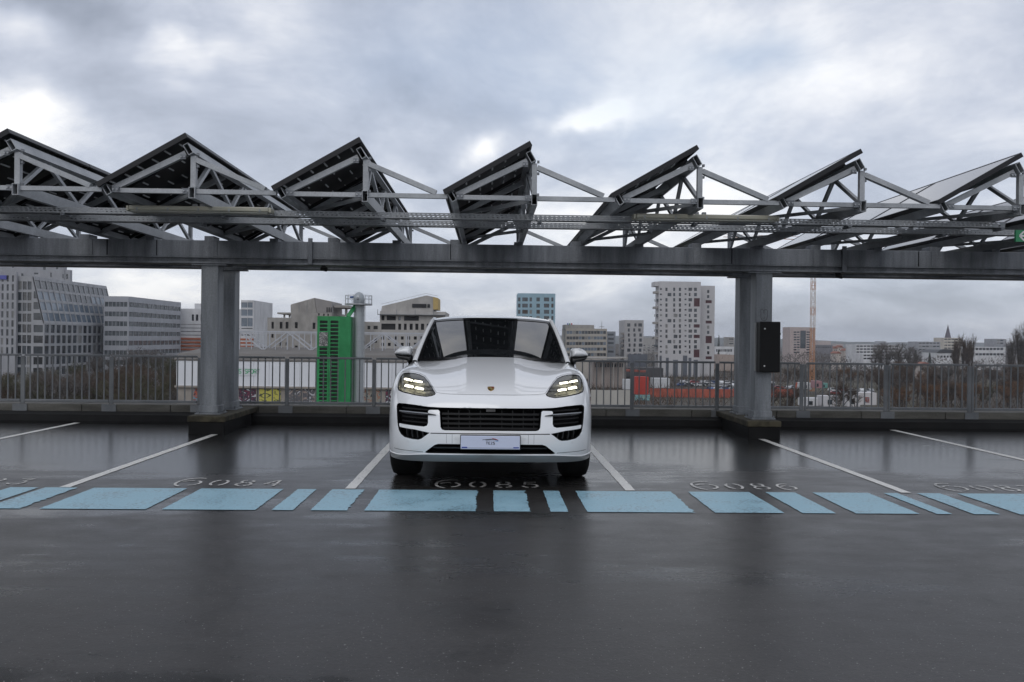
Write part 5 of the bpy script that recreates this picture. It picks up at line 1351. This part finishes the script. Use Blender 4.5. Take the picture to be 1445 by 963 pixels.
# green louvred tower with its duct
D = 52
GREEN = varied('green_enamel', (.010, .20, .055), (.03, .29, .095), .9, .42); DUCT = varied('duct_steel', (.30, .33, .35), (.40, .425, .44), 1.2, .4, (1, 1, .3), .3)
gx0, gx1 = FX(447.5, D), FX(492.5, D); gzt = FZ(465, 446.5, D)
t = thing('louvred_tower', 'bright green louvred ventilation tower standing behind the railing', 'ventilation tower', (gx0, D, GZ))
gf = FX(479, D)
rects = []
colx = ((451, 462), (466, 477.2))
for ci, (a, b) in enumerate(colx):
    for k in range(26):
        y = 452.6 + k * 5.42
        if ci == 0 and 469 < y + 2 < 487: continue
        rects.append((FX(a, D) - gx0, FZ(a, y + 3.9, D) - GZ, FX(b, D) - gx0, FZ(a, y, D) - GZ))
mb = MB(); facade(mb, (gx0, D, GZ), (1, 0, 0), gf - gx0, gzt - GZ, [tuple(round(v, 3) for v in r) for r in rects], .12)
mb.quad((gf, D, GZ), (gx1, D + .55, GZ), (gx1, D + .55, gzt), (gf, D, gzt)); mb.quad((gx1, D + .55, GZ), (gx1, D + 2.2, GZ), (gx1, D + 2.2, gzt), (gx1, D + .55, gzt)); mb.quad((gx0, D + 2.2, GZ), (gx0, D, GZ), (gx0, D, gzt), (gx0, D + 2.2, gzt))
mb.quad((gx1, D + 2.2, GZ), (gx0, D + 2.2, GZ), (gx0, D + 2.2, gzt), (gx1, D + 2.2, gzt)); mb.quad((gx0, D, gzt), (gf, D, gzt), (gx1, D + .55, gzt), (gx1, D + 2.2, gzt), (gx0, D + 2.2, gzt))
mb.build('casing', GREEN, t)
for r in rects:
    MB().box(gx0 + r[0], gx0 + r[2], D + .10, D + .14, GZ + r[1], GZ + r[3]).build('louvre', mat('louvre_dark', (.012, .02, .015), .5), t)
    MB().bar((gx0 + r[0], D + .06, GZ + (r[1] + r[3]) / 2), (gx0 + r[2], D + .06, GZ + (r[1] + r[3]) / 2), .07, .012, (0, .6, 1)).build('louvre_blade', mat('louvre_blade', (.03, .04, .035), .45), t)
MB().box(FX(464, D) - .012, FX(464, D) + .012, D - .006, D - .001, GZ + 9, gzt - .02).build('panel_joint', mat('joint_green', (.01, .10, .03), .5), t)
NOT = graf('notice_print', (.42, .42, .40), (.10, .10, .10), (.30, .30, .29), 3.5, 2.0)
MB().box(FX(450.5, D), FX(462.5, D), D - .03, D - .002, FZ(456, 488.5, D), FZ(456, 469, D)).build('notice_board', NOT, t)
cx = FX(501, D); r_ = 7.2 / FPX * D; ty = D + 1.4
t = thing('ventilation_duct', 'round silver duct with a railed platform and hooded top beside the green tower', 'duct', (cx, ty, GZ))
zp = FZ(500, 427.5, D)
n = 20
MB().tube((cx, ty, GZ), (cx, ty, zp), r_, n).build('shaft', DUCT, t, smooth=False)
for k in range(26): z = FZ(500, 433 + k * 5.4, D); MB().tube((cx, ty, z - .018), (cx, ty, z + .018), r_ + .022, n).build('seam_ring', DUCT, t)
MB().tube((cx - .02, ty, zp - .09), (cx - .02, ty, zp), r_ * 2.75, 24).build('platform', STEEL, t)
for k in range(14):
    a = 2 * math.pi * k / 14; px_, py_ = cx - .02 + math.cos(a) * r_ * 2.65, ty + math.sin(a) * r_ * 2.65
    MB().tube((px_, py_, zp), (px_, py_, zp + .52), .016, 6).build('guard_post', STEEL, t)
    a2 = 2 * math.pi * (k + 1) / 14
    for h_ in (.30, .52): MB().bar((px_, py_, zp + h_), (cx - .02 + math.cos(a2) * r_ * 2.65, ty + math.sin(a2) * r_ * 2.65, zp + h_), .022, .022).build('guard_rail', STEEL, t)
mb = MB(); hd = [(r_ * 1.0, 0), (r_ * 1.15, .02), (r_ * 1.15, .32), (r_ * 1.02, .50), (r_ * .72, .66), (r_ * .3, .74), (0.005, .76)]
for rr2_, z in hd:
    for i in range(n): a = 2 * math.pi * i / n; mb.v.append((cx + math.cos(a) * rr2_, ty + math.sin(a) * rr2_, zp + z))
for j in range(len(hd) - 1):
    for i in range(n): mb.f.append((j * n + i, j * n + (i + 1) % n, (j + 1) * n + (i + 1) % n, (j + 1) * n + i)); mb.mi.append(0)
mb.build('hood', DUCT, t, smooth=True)
MB().tube((cx - .02, ty - r_ * 1.05, zp + .30), (cx - .02, ty - r_ * 1.30, zp + .30), .09, 12).build('port', STEEL_DK, t)
MB().tube((cx - r_ * 1.0, ty - .10, zp + .42), (cx - r_ * 1.75, ty - .14, zp + .40), .06, 10).build('blue_motor', mat('motor_blue', (.03, .09, .25), .4), t)
MB().bar((cx - .17, ty - .1, zp - .10), (cx - .62, ty - .5, gzt + .0), .24, .18, (0, 1, 0)).build('green_feed_pipe', GREEN, t)
MB().box(cx + r_ + .05, cx + r_ + .08, ty - .3, ty - .27, GZ, zp).build('ladder_rail', STEEL, t); MB().box(cx + r_ + .05, cx + r_ + .08, ty + .05, ty + .08, GZ, zp).build('ladder_rail', STEEL, t)

# ------------------------------------------------------------ yard on the right: hoardings, cabins, cars, crane
def slab(name, label, cat, D, a, ya, b, yb, m_, deep=.3, group=None, npan=0):
    p, q = at(a, ya, D), at(b, yb, D)
    t = thing(name, label, cat, (p.x, D, GZ), group)
    if npan:
        w = (q.x - p.x) / npan
        for i in range(npan): MB().box(p.x + i * w + .02, p.x + (i + 1) * w - .02, D, D + deep, max(GZ, q.z), p.z + rw.uniform(-.05, .05)).build('panel', m_, t)
    else: MB().box(p.x, q.x, D, D + deep, max(GZ, q.z), p.z).build('body', m_, t, bevel=.05)
    return t
RFEN = wall('red_hoarding', (.34, .080, .048), .2, .8); RFEN2 = wall('red_container', (.42, .045, .03), .1, .6)
t = slab('red_silo_container', 'upright red steel container standing on a graffiti wall behind the railing', 'container', 262, 897, 532, 915, 557, RFEN2, 3.0)
p, q = at(897, 532, 262), at(915, 557, 262)
for k in range(10): x = p.x + (q.x - p.x) * (k + .5) / 10; MB().box(x - .07, x + .07, 261.93, 261.999, q.z, p.z).build('rib', RFEN2, t)
slab('graffiti_wall', 'low wall with blue graffiti under the upright red container', 'wall', 262.2, 896, 557.3, 917, 580, GR5, .4)
slab('red_hoarding_fence', 'long orange red site hoarding across the construction yard', 'fence', 278, 917, 548.5, 1033, 563, RFEN, .15, None, 12)
slab('red_hoarding_fence', 'orange red site hoarding continuing right of the right columns', 'fence', 284, 1034, 549, 1124, 565, RFEN, .15, None, 9)
pst = thing('red_post', 'leaning orange red post beside the hoarding right of the columns', 'post', (at(1123, 540, 276).x, 276, GZ))
MB().bar(at(1119.5, 565, 276), at(1124.5, 540, 276), .7, .3).build('beam', RFEN, pst)
slab('concrete_panel_wall', 'pale concrete panel wall right behind the car mirror', 'wall', 200, 834, 550.5, 891, 585, wall('pale_panels', (.40, .385, .35), .06), .3, None, 6)
slab('white_container', 'small white site container above the pale panel wall', 'container', 300, 880, 535.5, 893, 550, wall('container_white', (.52, .53, .54), .05), 3)
slab('white_tank', 'rounded white storage cabin behind the red hoarding', 'cabin', 330, 921, 534, 945, 548, wall('container_white', (.52, .53, .54), .05), 5)
for i, (a, ya, b, yb, D, c, lab) in enumerate(((1130, 540.5, 1146, 550, 300, (.55, .56, .57), 'white site cabin just right of the fence post by the crane'), (1150, 538, 1160, 548, 296, (.33, .18, .19), 'faded red site cabin next to the crane base'), (1160, 541, 1168, 548, 310, (.12, .28, .25), 'teal site cabin next to the faded red one'),
        (1133, 562, 1158, 574, 246, (.56, .56, .57), 'white shed with dark doorway low behind the railing, left one'), (1160, 559, 1186, 574, 243, (.50, .49, .50), 'grey white shed low behind the railing, middle one'), (1196, 557, 1214, 574, 240, (.52, .51, .51), 'white shed low behind the railing beside the bare tree'), (1214, 554.5, 1237, 572, 240, (.54, .52, .52), 'white van body with graffiti low behind the railing, rightmost'))):
    t = slab('site_cabin', lab, 'cabin', D, a, ya, b, yb, wall('cabin_%d' % i, c, .08), 4, 'cabins and sheds in the yard')
    x_a, x_b = FX(a + (b - a) * .35, D), FX(a + (b - a) * .6, D); MB().box(x_a, x_b, D - .05, D - .005, FZ(a, yb - (yb - ya) * .2, D), FZ(a, ya + (yb - ya) * .35, D)).build('door', GR6 if i == 6 else WG, t)
# station roof and low beige building right of the mirror
simple('station_building', 'low beige station building with a row of dark windows behind the right car mirror', 330, 838, 884, 510, wall('station_beige', (.33, .28, .25)), [(840 + k * 3.4, 513, 842.2 + k * 3.4, 518.5) for k in range(12)])
D = 322; t = thing('station_canopy', 'thin pale flat station roof edge level with the railing right of the car', 'canopy', (FX(832, D), D, GZ))
mb = MB(); prism(mb, pp([(828, 507.2), (886, 506.2), (886, 504.6), (828, 505)], D), D, D + 9); mb.build('roof', W_GR, t)
for px in (836, 852, 868, 882): x = FX(px, D); MB().box(x - .2, x + .2, D + 3, D + 3.4, GZ, FZ(px, 506.4, D)).build('post', W_GR, t)
slab('dark_parking_deck', 'long dark parking structure below the white tower', 'parking structure', 400, 868, 519, 936, 533, wall('dark_deck', (.06, .058, .06)), 20)
for k in range(3): slab('red_canopy_strip', 'dull red strip roof low in front of the dark parking structure', 'canopy', 392 - k, 877 + k * 12, 521.5 + k * .7, 889 + k * 12, 524.5 + k * .7, wall('dull_red', (.25, .07, .05)), 3, 'red strip roofs')
# parked cars, built once per colour
def small_car(c, i):
    m_ = mat('car_far_%d' % i, c, .3, 0, .5, coat=.5)
    pts = [(-2.1, .35), (2.1, .35), (2.15, .75), (1.3, .92), (.55, 1.42), (-1.2, 1.45), (-1.95, .95), (-2.15, .7)]
    mb = MB(); prism(mb, pts, -.85, .85); b = mb
    cab = [(.95, .95), (.48, 1.36), (-1.15, 1.39), (-1.65, .97)]
    g_ = MB(); prism(g_, cab, -.865, .865)
    w_ = MB()
    return m_, b, g_
CARC = [(.55, .56, .57), (.55, .56, .57), (.30, .31, .33), (.05, .055, .06), (.04, .08, .20), (.25, .03, .03), (.42, .43, .45)]
proto = {}
def far_car(i, x, y, rz, lab):
    t = thing('parked_car', lab, 'car', (x, y, GZ), 'cars parked in the yard', rz)
    if i not in proto:
        m_, b, g_ = small_car(CARC[i], i)
        bo = b.build('body', m_, t, org=(0, 0, 0)); go = g_.build('windows', WG, t, org=(0, 0, 0)); ws_ = []
        for wx in (-1.3, 1.3):
            for wy in (-.8, .8): ws_.append(MB().tube((wx, wy - .1, .32), (wx, wy + .1, .32), .32, 12).build('wheel', RUBBER, t, org=(0, 0, 0)))
        proto[i] = [bo, go] + ws_
    else:
        for o in proto[i]: c = o.copy(); c.parent = t; COL.objects.link(c)
cnt = 0
spots = [(px, D) for D in (345, 368) for px in range(962, 1090, 9)] + [(px, 318) for px in range(1002, 1036, 11)] + [(px, 352) for px in (850, 862, 874)] + [(px, D) for D in (300, 318) for px in (1178, 1190, 1202, 1214, 1226)] + [(1100, 330), (1110, 331), (1122, 333)] + [(60 + 14 * k, 240) for k in range(5)]
names = ('white', 'white', 'silver grey', 'black', 'blue', 'red', 'light grey')
for px, D in spots:
    i = rw.choice((0, 1, 2, 3, 4, 6, 0, 5)); p = at(px, 530, D)
    far_car(i, p.x, D + rw.uniform(-1, 1), rw.choice((0, math.pi / 2, .1, -.12)) , '%s car parked in the crowded yard beyond the railing' % names[i])
# tower crane
D = 320; cx = FX(1146.5, D); t = thing('tower_crane', 'orange and white lattice mast of a tower crane rising behind the railing', 'crane', (cx, D, GZ))
OR_ = varied('crane_orange', (.40, .18, .08), (.48, .25, .13), .4, .6); WH_ = varied('crane_white', (.52, .46, .42), (.60, .52, .47), .4, .6)
s_ = .70; zt = FZ(1146, 341, D); hstep = 1.65; nseg = int((zt - GZ) / hstep)
for k in range(nseg):
    z = GZ + k * hstep; m_ = OR_ if z < FZ(1146, 464, D) or (k // 2) % 3 == 0 else WH_
    mb = MB()
    for a, b in ((-1, -1), (1, -1), (1, 1), (-1, 1)): mb.box(cx + a * s_ - .09, cx + a * s_ + .09, D + b * s_ - .09, D + b * s_ + .09, z, z + hstep)
    for f in range(4):
        c = ((-1, -1), (1, -1), (1, 1), (-1, 1)); p, q = c[f], c[(f + 1) % 4]
        if k % 2: p, q = q, p
        mb.bar((cx + p[0] * s_, D + p[1] * s_, z), (cx + q[0] * s_, D + q[1] * s_, z + hstep), .08, .08); mb.bar((cx + p[0] * s_, D + p[1] * s_, z + .05), (cx + q[0] * s_, D + q[1] * s_, z + .05), .10, .10)
    mb.build('mast_section', m_, t, kind='stuff')
mb = MB()
for a, b in ((-.5, 0), (.5, 0), (0, 1.1)): mb.bar((cx + 3, D + a, zt + .5 + b), (cx - 34, D + a + 6, zt + 2.0 + b), .12, .12)
mb.build('jib', OR_, t, kind='stuff')

# ------------------------------------------------------------ bare winter trees
BARK = varied('bare_bark', (.035, .028, .022), (.06, .048, .038), 1.5, .95)
TWIGS = [varied('twigs_brown', (.055, .038, .027), (.095, .066, .047), .8, .95), varied('twigs_rust', (.09, .048, .024), (.16, .085, .042), .6, .95), varied('twigs_grey', (.085, .075, .068), (.13, .115, .105), .8, .95), varied('twigs_olive', (.05, .05, .028), (.085, .08, .045), .8, .95)]
def tree_meshes(seed, h, spread, slim=False, low=.22):
    r = random.Random(seed); tk = MB(); cr = MB()
    def limb(p, d, L_, rad, lev):
        q = p + d * L_
        if lev < 3: tk.tube(p, q, rad, 6 if lev == 0 else 4, rad * .62)
        else: cr.bar(p, q, rad * 1.2, rad * 1.2)
        if lev >= 4 or L_ < .5: return
        n = (6, 5, 4, 4, 0)[lev]
        for i in range(n):
            f = r.uniform(.30 if lev == 0 else .25, 1.0); o = p + d * (L_ * f)
            a = r.uniform(0, 2 * math.pi); side = Vector((math.cos(a), math.sin(a), r.uniform(-.1, .35)))
            k = (.30 if slim else .75) * r.uniform(.7, 1.25) * spread
            nd = (d * (1 - .25 * k) + side * k + Vector((0, 0, .30 + (.5 if slim else 0)))).normalized()
            limb(o, nd, L_ * r.uniform(.42, .66), rad * .50, lev + 1)
        for i in range((0, 3, 6, 8, 5)[lev]):
            f = r.uniform(.4, 1.0); o = p + d * (L_ * f); a = r.uniform(0, 2 * math.pi)
            nd = (d * .6 + Vector((math.cos(a), math.sin(a), r.uniform(-.2, .7)))).normalized(); l = h * r.uniform(.05, .10)
            w = r.uniform(.012, .032); s = nd.cross(Vector((r.uniform(-1, 1), r.uniform(-1, 1), .3))).normalized() * w
            cr.quad(o - s, o + s, o + nd * l)
            o2 = o + nd * l * .45; nd2 = (nd + Vector((r.uniform(-1, 1), r.uniform(-1, 1), r.uniform(-.3, .8))) * .8).normalized()
            cr.quad(o2 - s * .7, o2 + s * .7, o2 + nd2 * l * .8)
    limb(Vector((0, 0, 0)), Vector((r.uniform(-.04, .04), r.uniform(-.04, .04), 1)).normalized(), h * (.62 if slim else .5), h * .016, 0)
    return tk, cr
KINDS_ = []
for sd, h, sp, slim in ((1, 15, 1.0, False), (2, 14, 1.15, False), (3, 16, .9, False), (4, 18, .8, True), (5, 10, 1.2, False), (6, 13, 1.0, False)):
    tk, cr = tree_meshes(sd, h, sp, slim)
    mt = bpy.data.meshes.new('trunk'); mt.from_pydata([tuple(v) for v in tk.v], [], tk.f); mt.materials.append(BARK)
    mcs = []
    for tm in TWIGS:
        mc = bpy.data.meshes.new('crown'); mc.from_pydata([tuple(v) for v in cr.v], [], cr.f); mc.materials.append(tm); mcs.append(mc)
    KINDS_.append((mt, mcs, h))
def tree(px, D, top_py, kind, tw, label, group, zbase=GZ):
    p = at(px, top_py, D); mt, mcs, h = KINDS_[kind]
    sc = (p.z - zbase) / (h * 1.02)
    t = thing('bare_tree', label, 'tree', (p.x, D, zbase), group, rw.uniform(0, 6.28)); t.scale = (sc * rw.uniform(.9, 1.1),) * 2 + (sc,)
    for nm, me in (('trunk', mt), ('crown', mcs[tw])): o = bpy.data.objects.new(nm, me); o.parent = t; COL.objects.link(o)
LB = 'bare brown winter tree in the dense strip of trees below the left offices'
for i in range(46):
    px = rw.uniform(-50, 296); D = rw.uniform(95, 200); tree(px, D, rw.uniform(498, 520) - (10 if px > 150 and D > 150 and px < 250 else 0), rw.choice((0, 1, 2, 5)), rw.choice((0, 0, 2, 3)), LB, 'trees below the left offices')
for px, y in ((165, 488), (190, 480), (208, 484), (228, 486), (243, 490), (140, 492)): tree(px, 225, y, rw.choice((0, 2, 5)), 2, 'thin pale bare tree whose top reaches over the railing before the banded office', 'tall trees before the banded office')
for px in (352, 357, 363, 368): tree(px, 170, 474 + (px % 3) * 3, 1, 0, 'bare brown tree behind the walkway beside the left columns', 'trees behind the walkway')
LR = 'bare brown winter tree in the wooded strip behind the right railing'
for i in range(110):
    px = rw.uniform(1100, 1490); D = rw.uniform(240, 420)
    base = 505 + (8 if px < 1240 else 0)
    if px < 1240 and D < 330: continue
    tree(px, D, rw.uniform(base, base + 16), rw.choice((0, 1, 2, 5)), rw.choice((0, 0, 1, 2)), LR, 'trees behind the right railing')
for i in range(40):
    px = rw.uniform(1246, 1490); D = rw.uniform(215, 260); tree(px, D, rw.uniform(522, 545), rw.choice((4, 1)), rw.choice((1, 1, 3, 0)), 'low rusty shrub like tree among the trees behind the right railing', 'rusty shrubs behind the right railing')
for px, y, k in ((1118, 530, 1), (1110, 540, 4), (1190, 530, 5), (1186, 541, 1), (1207, 536, 0), (1076, 527, 0), (1066, 531, 1), (1087, 534, 5)): tree(px, 205, y, k, 0, 'dark bare tree standing before the construction yard', 'trees before the yard')
for px, y, D in ((1236, 479, 400), (1244, 476, 410), (1252, 481, 405), (1268, 477, 390), (1275, 482, 400), (1285, 486, 410), (1290, 484, 380)): tree(px, D, y, 2, 2, 'tall thin bare tree before the long white block', 'tall trees before the white block')
for px, y, D in ((1353, 479, 390), (1358, 477, 395), (1364, 481, 385), (1373, 477, 400), (1349, 485, 380), (1368, 488, 380)): tree(px, D, y, 3, 0, 'narrow upright bare poplar right of the church steeple', 'poplars near the steeple')
for px, y in ((1437, 466), (1446, 463), (1431, 477), (1424, 484)): tree(px, 330, y, 3, 2, 'tall bare poplar at the right edge of the view', 'poplars at the right edge')
FIR = varied('dark_evergreen', (.016, .024, .015), (.03, .04, .025), .8, .95)
def fir(px, D, top, wpx, label):
    p = at(px, top, D); w = wpx / FPX * D; r = random.Random(int(px))
    t = thing('evergreen_tree', label, 'tree', (p.x, D, GZ)); h = p.z - GZ
    MB().tube((p.x, D, GZ), (p.x, D, p.z - .4), .3, 6, .05).build('trunk', BARK, t)
    mb = MB()
    for i in range(900):
        f = r.random() ** .7; z = GZ + h * (1 - f * .9); rad = w / 2 * f * r.uniform(.5, 1.05); a = r.uniform(0, 6.28)
        c = Vector((p.x + math.cos(a) * rad, D + math.sin(a) * rad, z)); u = Vector((math.cos(a), math.sin(a), -.5)).normalized() * .7; s = Vector((-math.sin(a), math.cos(a), 0)) * .35
        mb.quad(c - s, c + s, c + u)
    mb.build('crown', FIR, t)
fir(1292, 470, 493, 13, 'dark pointed evergreen left of the grey stepped block'); fir(1312, 480, 498, 11, 'smaller dark evergreen below the grey stepped block'); fir(1014, 600, 494, 8, 'dark evergreen right beside the white tower base'); fir(1014.5, 900, 472.5, 8, 'distant pointed dark tree on the skyline right of the white tower')
# scrub too dense to count, on the ground between
mb = MB(); r = random.Random(8)
for i in range(22000):
    a = r.random()
    if a < .38: px, D = r.uniform(1090, 1500), r.uniform(225, 560)
    elif a < .7: px, D = r.uniform(-60, 300), r.uniform(150, 330)
    else: px, D = r.uniform(830, 1110), r.uniform(225, 560)
    if 955 < px < 1240 and D < 385 and r.random() < .75: continue
    p = at(px, 500, D); l = r.uniform(.8, 3.4); d = Vector((r.uniform(-1, 1), r.uniform(-.6, .6), r.uniform(.6, 1.6))).normalized(); s = d.cross(Vector((0, 1, .1))).normalized() * r.uniform(.04, .13)
    o = Vector((p.x, D, GZ)); mb.quad(o - s, o + s, o + d * l)
mb.build('scrub', TWIGS[0], kind='stuff')
mb = MB()
for i in range(60000):
    D = 450 * (2300 / 450) ** r.random(); px = r.uniform(-80, 1530)
    if 950 < px < 1110 and D < 520: continue
    p = at(px, 480, D); k = math.sin(px * .045 + D * .011) + math.sin(px * .021 - D * .017)
    hh = 7.5 + 2.2 * k; o = Vector((p.x, D, GZ + hh * r.random() ** .6)); l = r.uniform(1.2, 3.2)
    d = Vector((r.uniform(-1, 1), r.uniform(-.4, .4), r.uniform(.2, 1.2))).normalized(); s = d.cross(Vector((0, 1, .1))).normalized() * r.uniform(.10, .30)
    mb.quad(o - s, o + s, o + d * l)
mb.build('far_woods', TWIGS[2], kind='stuff')

# ------------------------------------------------------------ the winter air: one thin even haze over the whole scene
hz = MB().box(-5300, 5300, -40, 4800, GZ - 1.0, 78).build('haze', None, kind='stuff')
hm = bpy.data.materials.new('haze'); hm.use_nodes = True; hm.node_tree.nodes.clear()
_o = hm.node_tree.nodes.new('ShaderNodeOutputMaterial'); _v = hm.node_tree.nodes.new('ShaderNodeVolumePrincipled')
_v.inputs['Color'].default_value = (.80, .85, .93, 1); _v.inputs['Density'].default_value = .00015; _v.inputs['Anisotropy'].default_value = .2
hm.node_tree.links.new(_v.outputs[0], _o.inputs['Volume']); hz.data.materials.clear(); hz.data.materials.append(hm)
